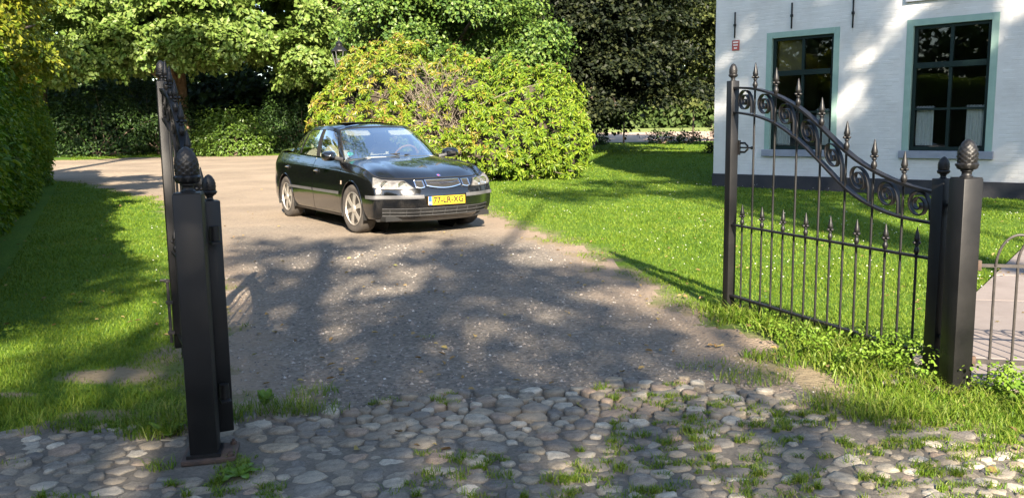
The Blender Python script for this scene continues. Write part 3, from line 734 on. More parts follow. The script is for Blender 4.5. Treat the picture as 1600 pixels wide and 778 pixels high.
def build_car():
    car = empty('parked_car', (-2.04, 12.76, -.012), math.radians(-57.6)); tag(car, 'black four-door saloon car with yellow number plate parked on the gravel drive', 'car')
    paint = pbr('black_car_paint', (.0045, .0048, .0055), None, rough=.16, coat=1.0, spec=.5)
    plast = pbr('dark_grey_plastic', (.028, .028, .029), (.045, .045, .045), 30, .55); strip = pbr('grey_trim', (.075, .075, .078), (.095, .095, .097), 12, .5)
    rubber = pbr('tyre_rubber', (.035, .032, .03), (.07, .06, .05), 12, .85, bumps=(60, .3, .004)); chrome = pbr('chrome', (.75, .75, .76), None, rough=.12, metal=1.0)
    alloy = pbr('alloy', (.50, .47, .43), (.60, .57, .52), 14, .38, metal=.7); black = pbr('gap_black', (.006, .006, .006), None, rough=.8)
    glass = glassmat('car_glass', (.86, .94, .90), .0, .8); cream = pbr('cream_upholstery', (.50, .45, .36), (.58, .52, .43), 6, .7)
    greyint = pbr('grey_dashboard', (.06, .065, .07), (.08, .085, .09), 8, .7); wood = pbr('wood_rim', (.30, .15, .05), (.40, .22, .08), 20, .35, coat=.5)
    lens = pbr('lamp_lens', (.12, .113, .10), (.28, .267, .24), 22, .3, metal=.35, coat=1.0, detail=2); amber = pbr('amber_lens', (.7, .55, .40), None, rough=.15, coat=1.0)
    # lattice: 17 stations round the half outline, 7 levels up the side (y to the car's left)
    st_x = [None, None, None, None, 1.93, 1.72, 1.32, .92, .40, -.12, -.75, -1.355, -1.80, -2.12, None, None, None]
    yh = {0: [0, .28, .50, .68, .765, .79, .80, .80, .80, .80, .80, .79, .78, .72, .56, .28, 0],
          1: [0, .30, .53, .715, .815, .845, .85, .85, .85, .85, .85, .84, .83, .77, .60, .30, 0],
          2: [0, .30, .54, .735, .840, .872, .88, .87, .868, .868, .872, .88, .865, .80, .62, .30, 0],
          3: [0, .30, .54, .740, .845, .877, .883, .876, .876, .876, .878, .883, .868, .80, .62, .30, 0],
          4: [0, .30, .54, .735, .838, .872, .880, .876, .878, .878, .878, .880, .865, .795, .62, .30, 0],
          5: [0, .30, .54, .725, .822, .855, .866, .864, .866, .868, .868, .866, .850, .78, .61, .30, 0],
          6: [0, .30, .54, .700, .775, .795, .800, .795, .795, .795, .790, .780, .760, .715, .57, .29, 0]}
    fx = {0: (2.13, .02, .10, .24, 1.86), 1: (2.20, .02, .10, .25, 1.90), 2: (2.265, .022, .105, .26, 1.95), 3: (2.28, .022, .105, .26, 1.96), 4: (2.255, .022, .105, .25, 1.94), 5: (2.215, .022, .105, .25, 1.90), 6: (2.13, .022, .10, .24, 1.80)}
    rx = {0: -2.17, 1: -2.22, 2: -2.28, 3: -2.29, 4: -2.28, 5: -2.26, 6: -2.21}
    zl = {0: [.185] * 17, 1: [.235] * 17, 2: [.36] * 17, 3: [.485] * 17, 4: [.585] * 4 + [.59, .60] + [.62] * 11,
          5: [.652, .652, .654, .660, .682, .715, .745, .76, .77, .78, .79, .80, .81, .82, .83, .83, .83],
          6: [.716, .716, .719, .730, .768, .822, .868, .905, .928, .942, .960, .980, .998, 1.01, 1.03, 1.04, 1.045]}
    ctl = np.zeros((7, 17, 3))
    for l in range(7):
        f = fx[l]
        for s in range(17):
            if s == 0: x = f[0]
            elif s in (1, 2, 3): x = f[0] - f[s]
            elif s == 4: x = f[4]
            elif s <= 13: x = st_x[s] + (.02 * (3 - l) if s in (5,) and l > 3 else 0)
            else: x = rx[l] + {14: .12, 15: .025, 16: 0}[s]
            if s == 13: x = max(rx[l] + .22, st_x[13] - .0)
            ctl[l, s] = (x, yh[l][s], zl[l][s])
    fe = np.array([True, False, True])
    def S(sv, vv):
        A = np.stack([pchip(ctl[l], sv, fe) for l in range(7)])      # 7,n,3
        return pchip(A, vv)                                           # m,n,3
    AX = ((1.32, .318), (-1.355, .318)); AR = .358
    def patch(s0, s1, v0, v1, ns, nv, off=0.0):
        sv = np.linspace(s0, s1, ns); vv = np.linspace(v0, v1, nv); P = S(sv, vv)
        if off:
            e = 1e-3; du = S(np.clip(sv + e, 0, 16), vv) - S(np.clip(sv - e, 0, 16), vv); dv = S(sv, np.clip(vv + e, 0, 6)) - S(sv, np.clip(vv - e, 0, 6))
            N = unit(np.cross(dv, du)); N = np.where((N * (P - np.array([0, 0, .5]))).sum(-1, keepdims=True) < 0, -N, N); P = P + N * off
        return P
    def panel_faces(P, arch=True):
        m, n = P.shape[:2]; V = P.reshape(-1, 3).copy()
        Fc = [(i * n + j, (i + 1) * n + j, (i + 1) * n + j + 1, i * n + j + 1) for i in range(m - 1) for j in range(n - 1)]
        if arch:
            for (ax, az) in AX:
                d = np.hypot(V[:, 0] - ax, V[:, 2] - az); ins = d < AR
                if not ins.any(): continue
                keep = []; snap = set()
                for f in Fc:
                    k = [ins[i] for i in f]
                    if all(k): continue
                    keep.append(f)
                    for i in f:
                        if ins[i]: snap.add(i)
                for i in snap:
                    q = AR / max(d[i], 1e-5); V[i, 0] = ax + (V[i, 0] - ax) * q; V[i, 2] = az + (V[i, 2] - az) * q
                Fc = keep
        return V, Fc
    def panel(name, patches, mat, sides=(1, -1), parent=None, split=False, arch=True, smooth_angle=40):
        out = []
        groups = [[s] for s in sides] if split else [list(sides)]
        for g in groups:
            mb = MB()
            for sd in g:
                for P in patches:
                    V, Fc = panel_faces(P, arch); V = V.copy(); V[:, 1] *= sd
                    mb.add(V, Fc, flip=(sd < 0))
            out.append(mb.build(name, mat, parent or car, weld=True, angle=smooth_angle))
        return out
    g = .012
    panel('front_bumper', [patch(0, 5.35, .75, 4.0, 70, 26), patch(5.3, 5.7, .75, 4 - g, 8, 26)], paint)
    panel('front_lip', [patch(0, 3.95, 0, .74, 60, 8, .004)], strip)
    panel('front_wing', [patch(3.95, 7 - g, 4 + g, 6, 50, 24), patch(5.7 + g, 7 - g, .75, 4 + g, 30, 44)], paint, split=True)
    # nose panel between lamps, under the bonnet edge
    panel('nose_panel', [patch(0, 3.95, 4.02, 6, 60, 18)], paint)
    doors = panel('door', [patch(7 + g, 9 - g, .75, 6, 44, 50)], paint, split=True) + panel('door', [patch(9 + g, 11.1 - g, .75, 6, 44, 60)], paint, split=True)
    panel('rear_wing', [patch(11.1 + g, 13.3, .75, 6, 60, 50)], paint, split=True)
    panel('rear_bumper', [patch(13.3 + g, 16, .75, 6, 40, 30)], paint); panel('rear_lip', [patch(12.6, 16, 0, .74, 40, 6)], plast)
    panel('sill_trim', [patch(6.7, 10.6, 0, .74, 60, 8, .006)], strip, split=True)
    # dark inner shell seen in the panel gaps
    panel('inner_shell', [patch(0, 16, .1, 5.95, 200, 50, -.022)], black)
    # arch lips
    for (ax, az) in AX:
        for sd in (1, -1):
            pts = []
            for t in np.linspace(math.radians(-14), math.radians(194), 40):
                x, z = ax + AR * math.cos(t), az + AR * math.sin(t)
                sv = np.interp(-x, [-p for p in ctl[3, 4:14, 0]], np.arange(4, 14)); vs = np.linspace(0, 6, 121); zz = S(np.array([sv]), vs)[:, 0, :]
                y = np.interp(z, zz[:, 2], zz[:, 1]); pts.append((x, (y - .001) * sd, z))
            MB().tube(pts, .009, 6).build('arch_lip', paint, car)
            well = MB(); n = 24; G = []
            for yy in (.875, .50):
                G.append([(ax + (AR + .015) * math.cos(t), yy * sd, az + (AR + .015) * math.sin(t)) for t in np.linspace(math.radians(-20), math.radians(200), n)])
            well.grid(G); well.lathe([(0, -.002), (AR + .015, 0)], 24, (ax, .50 * sd, az), 'y'); well.build('wheel_well', black, car)
    # side mouldings, indicators
    panel('side_moulding', [patch(7.05, 8.97, 2.98, 3.28, 40, 5, .011)], strip, split=True, arch=False); panel('side_moulding', [patch(9.03, 10.72, 2.98, 3.28, 40, 5, .011)], strip, split=True, arch=False)
    panel('side_indicator', [patch(6.78, 6.88, 4.0, 4.35, 4, 4, .007)], amber, split=True, arch=False)
    # bumper rubbing strip, lower intake, lamps, grille
    panel('bumper_strip', [patch(.98, 4.75, 2.92, 3.30, 40, 6, .012)], strip, split=True, arch=False)
    panel('lower_intake', [patch(0, 3.1, 1.25, 2.0, 50, 8, .004)], black, arch=False)
    for vv in (1.32, 1.62, 1.95):
        P = patch(0, 3.08, vv, vv, 40, 1, .010)[0]; pts = [(x, -y, z) for x, y, z in P[::-1]] + [tuple(p) for p in P[1:]]
        MB().tube(pts, .0065, 6).build('intake_bar', plast, car)
    for yv in np.linspace(-.66, .66, 9):
        sv = np.interp(abs(yv), ctl[2, :5, 1], np.arange(5)); P = S(np.array([sv]), np.array([1.3, 1.95]))[:, 0, :]
        MB().tube([(p[0] + .006, math.copysign(p[1], yv), p[2]) for p in P], .006, 6).build('intake_bar', plast, car)
    def lampshape(s0, s1, vlo, vhi, off, tap=.0):
        sv = np.linspace(s0, s1, 26); rows = []
        for t in np.linspace(0, 1, 12):
            r = []
            for s in sv:
                k = (s - s0) / (s1 - s0); s = s + (1 - k) * t * .34
                lo = vlo + tap * max(0, k - .55) * 1.4 + .25 * max(0, .12 - k) / .12 * .3; hi = vhi - .28 * (1 - k) * .6 - max(0, k - .8) * .5
                r.append(patch(s, s, lo + (hi - lo) * t, lo + (hi - lo) * t, 1, 1, off)[0, 0])
            rows.append(r)
        return np.array(rows)
    lamp_p = lampshape(1.42, 3.98, 4.08, 5.72, .006, .35)
    for o in panel('headlight', [lamp_p], lens, split=True, arch=False):
        sd = 1 if np.mean([v.co.y for v in o.data.vertices]) > 0 else -1
        for k, sv in enumerate((1.95, 2.85)):
            c = patch(sv, sv, 4.85, 4.85, 1, 1, -.004)[0, 0]
            MB().lathe([(.0, .004), (.03, .006), (.048, .014), (.056, .016), (.052, .010)], 20, (c[0] - .002, c[1] * sd, c[2]), 'x').build('reflector', chrome, o)
        P = lamp_p; edge = list(P[0]) + list(P[1:, -1]) + list(P[-1][::-1][1:]) + list(P[::-1][1:, 0])
        MB().tube([(p[0], p[1] * sd, p[2]) for p in edge], .006, 6).build('lamp_gasket', plast, o)
    def grille(s0, s1, v0, v1, full, slats):
        a, b = (s0, s1)
        def ring(off, gr):
            sv = np.linspace(a, b, 18); top = [patch(s, s, v1 - (.22 * (s / b if full else 0)) + gr, 1, 1, 1, off) for s in []]
            pts = []
            for s in sv: pts.append(patch(s, s, v1 + gr, v1 + gr, 1, 1, off)[0, 0])
            low = []
            for s in sv:
                k = (s - a) / (b - a); lo = v0 + ((.45 * k * k) if full else .25 * abs(k - .5)) - gr
                low.append(patch(s, s, lo, lo, 1, 1, off)[0, 0])
            return pts, low
        t, l = ring(.010, 0)
        for sd in ((1, -1) if not full else (0,)):
            if full:
                tt = [np.array([p[0], -p[1], p[2]]) for p in t[::-1]] + t[1:]; ll = [np.array([p[0], -p[1], p[2]]) for p in l[::-1]] + l[1:]
            else:
                tt = [np.array([p[0], p[1] * sd, p[2]]) for p in t]; ll = [np.array([p[0], p[1] * sd, p[2]]) for p in l]
            m = MB(); m.grid([ll, tt], flip=(sd < 0)); o = m.build('grille', black, car)
            loop = tt + ll[::-1] + [tt[0]]
            MB().tube([(p[0] + .004, p[1], p[2]) for p in loop], .009, 6).build('grille_surround', chrome, o)
            for k in range(slats):
                w = (k + 1) / (slats + 1)
                MB().tube([tuple(np.array(p) * w + np.array(q) * (1 - w) + np.array([.003, 0, 0])) for p, q in zip(tt[1:-1], ll[1:-1])], .0045, 5).build('grille_slat', chrome if (full and k == slats // 2) else plast, o)
    grille(0, .78, 4.12, 5.55, True, 4); grille(.90, 1.30, 4.2, 5.45, False, 4)
    # bonnet: surface spanned by nose edge, wing crests and windscreen base
    cowl = np.array([(1.10, 0, .962), (1.075, .30, .957), (.99, .56, .940), (.92, .795, .905)])
    nu, nw = 40, 40; Fe = S(np.linspace(0, 3.95, nw), np.array([6.0]))[0]; Ed = S(np.linspace(3.95, 7 - g, nu), np.array([6.0]))[0]; Cw = pchip(cowl, np.linspace(0, 3, nw), np.array([True, False, True]))
    Cw[-1] = Ed[-1]
    cl = pchip(np.array([Fe[0], (1.95, 0, .792), (1.70, 0, .856), (1.40, 0, .914), Cw[0]]), np.linspace(0, 4, nu))
    G = np.zeros((nu, nw, 3))
    for i in range(nu):
        u = i / (nu - 1)
        for j in range(nw):
            w = j / (nw - 1)
            G[i, j] = (1 - u) * Fe[j] + u * Cw[j] + (1 - w) * cl[i] + w * Ed[i] - ((1 - u) * (1 - w) * Fe[0] + (1 - u) * w * Fe[-1] + u * (1 - w) * Cw[0] + u * w * Cw[-1])
            G[i, j, 2] += .018 * math.sin(math.pi * min(1, w * 1.0)) * math.sin(math.pi * u) - .006 * math.exp(-((w - .52) / .06) ** 2) * math.sin(math.pi * u)
    m = MB()
    for sd in (1, -1): m.add([(p[0], p[1] * sd, p[2] + .001) for p in G.reshape(-1, 3)], [(i * nw + j, i * nw + j + 1, (i + 1) * nw + j + 1, (i + 1) * nw + j) for i in range(nu - 1) for j in range(nw - 1)], flip=(sd > 0))
    bo = m.build('bonnet', paint, car, weld=True, angle=60)
    loop = [(p[0], -p[1], p[2]) for p in Ed[::-1]] + [(p[0], -p[1], p[2]) for p in Fe[::-1]] + [tuple(p) for p in Fe[1:]] + [tuple(p) for p in Ed[1:]]
    MB().tube([(p[0], p[1], p[2] + .0015) for p in loop[:-1]], .0055, 5).build('bonnet_gap', black, bo)
    # greenhouse
    gb = np.array([(1.075, 0, .955), (1.02, .40, .948), (.87, .63, .930), (.70, .735, .915), (.30, .765, .930), (-.12, .77, .945), (-.72, .755, .965), (-1.22, .725, .985), (-1.62, .64, 1.0), (-1.80, .35, 1.05), (-1.84, 0, 1.06)])
    gr = np.array([(.30, 0, 1.378), (.275, .30, 1.372), (.215, .46, 1.358), (.135, .545, 1.338), (.02, .575, 1.366), (-.24, .588, 1.388), (-.62, .585, 1.380), (-.92, .565, 1.352), (-1.10, .50, 1.318), (-1.18, .27, 1.348), (-1.19, 0, 1.356)])
    def GH(sv, tv, off=0.0):
        a = pchip(gb, sv, fe); b = pchip(gr, sv, fe); R = []
        for t in tv:
            p = a * (1 - t) + b * t; bl = .030 * 4 * t * (1 - t); o = p.copy(); o[:, 2] = 0; o[:, 0] += .35; o = unit(o)
            p = p + o * (bl + off) + np.array([0, 0, 1]) * bl * .35; R.append(p)
        return np.array(R)
    def gpanel(name, s0, s1, t0, t1, mat, ns=24, nt=14, off=0.0, both=True, split=True, parent=None):
        outs = []; P = GH(np.linspace(s0, s1, ns), np.linspace(t0, t1, nt), off)
        for grp in ([[1], [-1]] if split else [[1, -1]]):
            m = MB()
            for sd in grp:
                Q = P.copy(); Q[..., 1] *= sd; m.grid(Q, flip=(sd > 0))
            outs.append(m.build(name, mat, parent or car, weld=True, angle=60))
        return outs
    ws = gpanel('windscreen', 0, 2.72, .03, .955, glass, 40, 20, -.006, split=False)[0]
    gpanel('windscreen_seal', 2.70, 2.80, .0, .97, black, 4, 20, .001); gpanel('windscreen_seal', 0, 2.75, .945, .985, black, 40, 3, .0, split=False)
    gpanel('front_pillar', 2.79, 3.22, -.02, 1.0, paint, 10, 22, .004)
    gpanel('side_window', 3.25, 4.86, .03, .90, glass, 24, 14, -.006); gpanel('side_window', 5.13, 6.42, .03, .90, glass, 24, 14, -.006); gpanel('side_window', 6.50, 7.05, .03, .86, glass, 12, 12, -.006)
    gpanel('middle_pillar', 4.84, 5.15, 0, .93, black, 8, 14, .0); gpanel('window_divider', 6.40, 6.52, 0, .92, black, 5, 14, .0)
    gpanel('rear_pillar', 7.0, 8.35, -.02, 1.0, paint, 30, 20, .002); gpanel('rear_window', 8.3, 10, .03, .95, glass, 30, 12, -.004, split=False)
    gpanel('roof_rail', 3.2, 7.05, .885, 1.0, paint, 50, 6, .004); gpanel('window_trim', 3.25, 7.02, -.01, .035, chrome, 50, 4, .006)
    gpanel('roof_rail', 0, 2.8, .975, 1.0, paint, 30, 3, .002, split=False); gpanel('roof_rail', 8.3, 10, .95, 1.0, paint, 30, 3, .002, split=False)
    # roof skin
    sv = np.linspace(0, 10, 70); E_ = GH(sv, [1.0])[0]; zc = lambda x: np.interp(x, [-1.19, -1.0, -.75, -.35, 0, .18, .30], [1.356, 1.393, 1.423, 1.440, 1.425, 1.402, 1.378])
    R = []
    for w in np.linspace(0, 1, 16):
        q = E_.copy(); q[:, 1] *= (1 - w); q[:, 2] = E_[:, 2] + (np.maximum(zc(E_[:, 0]), E_[:, 2]) - E_[:, 2]) * (1 - (1 - w) ** 2.2); R.append(q)
    m = MB()
    for sd in (1, -1):
        Q = np.array(R); Q[..., 1] *= sd; m.grid(Q, flip=(sd > 0))
    m.build('roof', paint, car, weld=True, angle=60)
    m = MB(); m.grid([[(x, y, 1.4388 + .001 - .05 * abs(y) ** 2 - .06 * (x + .3) ** 2) for y in np.linspace(-.40, .40, 12)] for x in np.linspace(-.62, .02, 12)]); m.build('sunroof', black, car)
    # shoulder ledge and boot
    m = MB(); L6 = S(np.linspace(7 - g, 12.2, 40), np.array([6.0]))[0]; B6 = pchip(gb, np.linspace(2.2, 8.0, 40), fe)
    for sd in (1, -1):
        a = L6.copy(); b = B6.copy(); b[:, 2] -= .004; a[:, 1] *= sd; b[:, 1] *= sd; m.grid([a, b], flip=(sd > 0))
    L6 = S(np.linspace(12.2, 16, 40), np.array([6.0]))[0]; B6 = pchip(gb, np.linspace(8, 10, 40), fe)
    for sd in (1, -1):
        rows = []
        for w in np.linspace(0, 1, 8):
            q = L6 * (1 - w) + B6 * w; q[:, 2] += .02 * math.sin(math.pi * w); q[:, 1] *= sd; rows.append(q)
        m.grid(rows, flip=(sd > 0))
    m.build('boot_lid', paint, car, weld=True, angle=60)
    # door handles, mirrors, wipers, badge, plate, sticker
    for d in doors:
        ys = np.mean([v.co.y for v in d.data.vertices]); xs = [v.co.x for v in d.data.vertices]; sd = 1 if ys > 0 else -1
        hx = min(xs) + .16 if max(xs) > .5 else min(xs) + .22
        sv = np.interp(-hx, [-p for p in ctl[5, 4:14, 0]], np.arange(4, 14)); c = patch(sv, sv, 4.9, 4.9, 1, 1, .0)[0, 0]
        MB().lathe([(0, -.004), (.052, 0), (.050, .004), (.0, .005)], 20, (0, 0, 0), 'y').build('handle_cup', black, d).matrix_local = Matrix.Translation((c[0], c[1] * sd, c[2])) @ Matrix.Diagonal((1.25, sd, .75, 1))
        MB().tube([(c[0] - .075, (c[1] + .012) * sd, c[2] + .006), (c[0] - .04, (c[1] + .026) * sd, c[2] + .010), (c[0] + .04, (c[1] + .026) * sd, c[2] + .008), (c[0] + .075, (c[1] + .012) * sd, c[2] + .002)], .011, 8).build('handle', chrome, d)
    for sd in (1, -1):
        m = MB(); rows = []
        for i, (x, w_) in enumerate(((.80, .25), (.775, .75), (.74, .95), (.70, 1.0), (.665, .96), (.655, .9))):
            rows.append([(x + .03 * math.cos(t), (.925 + .105 * w_ * math.copysign(abs(math.cos(t)) ** .7, math.cos(t))) * sd, .985 + .068 * w_ * math.copysign(abs(math.sin(t)) ** .7, math.sin(t))) for t in np.linspace(0, 2 * math.pi, 25)])
        m.grid(rows, flip=(sd < 0)); o = m.build('side_mirror', paint, car, angle=60)
        m = MB(); m.add([rows[0][k] for k in range(24)], [tuple(range(24))]); m.add([rows[-1][k] for k in range(24)], [tuple(range(24))]); m.build('mirror_glass', chrome if False else black, o)
        MB().tube([(.70, .74 * sd, .935), (.72, .80 * sd, .945), (.72, .86 * sd, .96)], [.03, .028, .025], 8).build('mirror_arm', plast, o)
    for y0, y1 in ((-.62, -.02), (.02, .62)):
        a = GH(np.array([min(2.6, abs(y0) / .25)]), [.05], .01)[0, 0]; b = GH(np.array([min(2.6, abs(y1) / .25)]), [.07], .012)[0, 0]
        MB().tube([(a[0], math.copysign(a[1], y0), a[2] + .004), ((a[0] + b[0]) / 2 + .01, (math.copysign(a[1], y0) + math.copysign(b[1], y1)) / 2, (a[2] + b[2]) / 2 + .012), (b[0], math.copysign(b[1], y1), b[2] + .012)], .008, 6).build('wiper', black, car)
    m = MB().grid([[(1.075 + .05 * 0 + a, y, .958 - .01 * abs(y) + .0) for y in np.linspace(-.6, .6, 9)] for a in (.0, .02)])
    bd = MB().lathe([(0, 0), (.031, 0), (.031, .004), (.0, .006)], 24).build('bonnet_badge', chrome, car); bd.location = (2.085, 0, .742); bd.rotation_euler = (0, .5, 0)
    b2 = MB().lathe([(0, .006), (.025, .0055), (.0, .0075)], 24).build('badge_field', pbr('badge_blue', (.03, .05, .25), (.08, .05, .16), 40, .2, coat=1), bd)
    MB().lathe([(0, .0075), (.011, .007), (.0, .009)], 12).build('badge_emblem', pbr('badge_red', (.55, .08, .04), None, rough=.3), bd)
    # number plate
    pz = .446; px = 2.304
    pl = MB().bbox((px - .012, -.26, pz - .055), (px, .26, pz + .055)).build('number_plate', pbr('plate_yellow', (.55, .33, .012), (.60, .36, .02), 20, .45), car, smooth=False, bevel=.002)
    MB().bbox((px, -.262, pz - .0585), (px + .002, .262, pz - .0535)).bbox((px, -.262, pz + .0535), (px + .002, .262, pz + .0585)).build('plate_holder', black, pl, smooth=False)
    MB().bbox((px - .004, -.258, pz - .052), (px + .001, -.212, pz + .052)).build('plate_band', pbr('plate_blue', (.03, .10, .45), None, rough=.4), pl, smooth=False)
    def text(body, size, y, z, mat, name, sx=1.0):
        c = bpy.data.curves.new(name, 'FONT'); c.body = body; c.size = size; c.align_x = 'CENTER'; c.align_y = 'CENTER'; c.extrude = .0006; c.offset = size * .03
        t = bpy.data.objects.new(name, c); COL.objects.link(t); dg = bpy.context.evaluated_depsgraph_get(); me = bpy.data.meshes.new_from_object(t.evaluated_get(dg)); bpy.data.objects.remove(t)
        o = link(name, me, mat, pl); o.matrix_local = Matrix.Translation((px + .0015, y, z)) @ Matrix(((0, 0, 1, 0), (1, 0, 0, 0), (0, 1, 0, 0), (0, 0, 0, 1))) @ Matrix.Diagonal((sx, 1, 1, 1))
        return o
    ink = pbr('plate_ink', (.01, .01, .01), None, rough=.5)
    text('77-LR-XG', .105, .024, pz, ink, 'plate_lettering', .98); text('NL', .035, -.235, pz - .028, pbr('plate_white', (.8, .8, .8)), 'plate_country')
    q = GH(np.array([2.15]), [.17], -.012)[0, 0]
    bpy_ = MB().lathe([(0, .001), (.038, .0), (.0, .002)], 20, (0, 0, 0), 'x').build('parking_disc', pbr('sticker_green', (.03, .38, .30), (.05, .42, .34), 9, .5), car); bpy_.location = (q[0] - .012, -q[1], q[2]); bpy_.rotation_euler = (0, -.9, -.35)
    # wheels
    def wheel(ax, sd):
        w = empty('wheel'); w.parent = car; w.location = (ax[0], .765 * sd, ax[1])
        pr = [(.205, -.085), (.25, -.100), (.285, -.104), (.306, -.094), (.316, -.072), (.318, -.02), (.318, .02), (.316, .072), (.306, .094), (.285, .104), (.25, .100), (.205, .085)]
        def tread(i, j, n): return 1.0 - (.008 if (3 <= i <= 8 and j % 2 == 0) else 0)
        MB().lathe(pr + [pr[0]], 72, axis='y', mod=tread).build('tyre', rubber, w, angle=50)
        y = .085 * sd; m = MB()
        m.lathe([(.208, y), (.216, y + .012 * sd), (.206, y + .014 * sd), (.196, y - .01 * sd), (.185, y - .08 * sd), (.185, y - .15 * sd)], 40, axis='y')
        for k in range(6):
            an = k / 6 * 2 * math.pi + .3; ca, sa = math.cos(an), math.sin(an); V = []
            for (r, hw, dy) in ((.045, .030, .004), (.11, .026, .012), (.198, .036, .004)):
                for (o_, d_) in ((-1, 0), (1, 0), (.8, -.03), (-.8, -.03)):
                    V.append((r * ca - o_ * hw * sa, y + (dy + d_) * sd, r * sa + o_ * hw * ca))
            Fc = []
            for a in range(2):
                for b in range(4): Fc.append((a * 4 + b, a * 4 + (b + 1) % 4, a * 4 + 4 + (b + 1) % 4, a * 4 + 4 + b))
            m.add(V, Fc)
        m.lathe([(.0, y + .022 * sd), (.034, y + .02 * sd), (.052, y + .010 * sd), (.056, y - .03 * sd)], 20, axis='y')
        m.build('rim', alloy, w, angle=40, fixn=True)
        m = MB(); m.lathe([(0, y - .055 * sd), (.14, y - .055 * sd), (.14, y - .07 * sd), (.0, y - .07 * sd)], 24, axis='y'); m.build('brake_disc', pbr('brake_steel', (.10, .09, .08), (.16, .14, .12), 20, .5, metal=.5) if 'bk' not in MAT else MAT['bk'], w)
        m = MB(); m.lathe([(0, y - .09 * sd), (.19, y - .09 * sd), (.19, y - .10 * sd), (0, y - .10 * sd)], 24, axis='y'); m.build('wheel_back', black, w)
        return w
    for a in AX:
        for sd in (1, -1):
            w = wheel(a, sd)
            if a[0] > 0: w.rotation_euler = (0, 0, math.radians(5))
    # underside, cabin
    MB().bbox((-2.15, -.74, .20), (2.08, .74, .26)).build('floor_pan', black, car, smooth=False)
    MB().bbox((-1.7, -.70, .27), (1.0, .70, .42)).build('cabin_floor', greyint, car, smooth=False)
    def blob(c, d, p=4.0, n=20, tilt=0.0):
        V = []; m = MB(); R = Matrix.Rotation(tilt, 3, 'Y'); rows = []
        for i in range(n // 2 + 1):
            ph = -math.pi / 2 + math.pi * i / (n // 2); r = []
            for j in range(n + 1):
                t = 2 * math.pi * j / n; sg = lambda v: math.copysign(abs(v) ** (2 / p), v)
                v = Vector((d[0] / 2 * sg(math.cos(ph)) * sg(math.cos(t)), d[1] / 2 * sg(math.cos(ph)) * sg(math.sin(t)), d[2] / 2 * sg(math.sin(ph)))); r.append(R @ v + Vector(c))
            rows.append(r)
        m.grid(rows, flip=True); return m
    for sd in (1, -1):
        b = blob((-.28, .36 * sd, .80), (.15, .50, .66), 4, 24, -.28); b.add(*[(lambda q: (q.v, q.f))(blob((-.05, .36 * sd, .52), (.52, .50, .16), 4, 24))][0]); se = b.build('front_seat', cream, car, weld=True, angle=60)
        blob((-.43, .36 * sd, 1.20), (.09, .26, .17), 3.2, 20, -.2).build('headrest', cream, se, weld=True, angle=60)
        v = blob((.30, .33 * sd, 1.283), (.15, .36, .018), 5, 20, .52).build('sun_visor', cream, car, weld=True)
        blob((-1.28, .34 * sd, 1.08), (.08, .24, .14), 3.2, 20, -.3).build('headrest', cream, car, weld=True, angle=60)
    blob((-1.15, 0, .78), (.16, 1.25, .56), 5, 24, -.4).build('rear_seat', cream, car, weld=True, angle=60)
    blob((.74, 0, .86), (.50, 1.36, .20), 4, 28, .12).build('dashboard', greyint, car, weld=True, angle=60)
    m = MB(); c = Vector((.40, .36, .93)); Rm = Matrix.Rotation(math.radians(-62), 3, 'Y')
    m.tube([c + Rm @ Vector((.185 * math.cos(t), .185 * math.sin(t), 0)) for t in np.linspace(0, 2 * math.pi, 37)], .015, 8, cap=False); sw = m.build('steering_wheel', wood, car)
    m = MB(); m.tube([c + Rm @ Vector((0, -.18, 0)), c, c + Rm @ Vector((0, .18, 0))], [.012, .04, .012], 8); m.tube([c, c + Vector((.22, 0, -.10))], .03, 8); m.build('steering_hub', greyint, sw)
    blob((.27, 0, 1.30), (.03, .22, .055), 3, 16).build('interior_mirror', black, car, weld=True)
    MB().bbox((.86, -.50, .957), (1.0, -.22, .960)).build('paper_on_dashboard', pbr('paper', (.75, .75, .73)), car, smooth=False)
    return car
CAR = build_car()

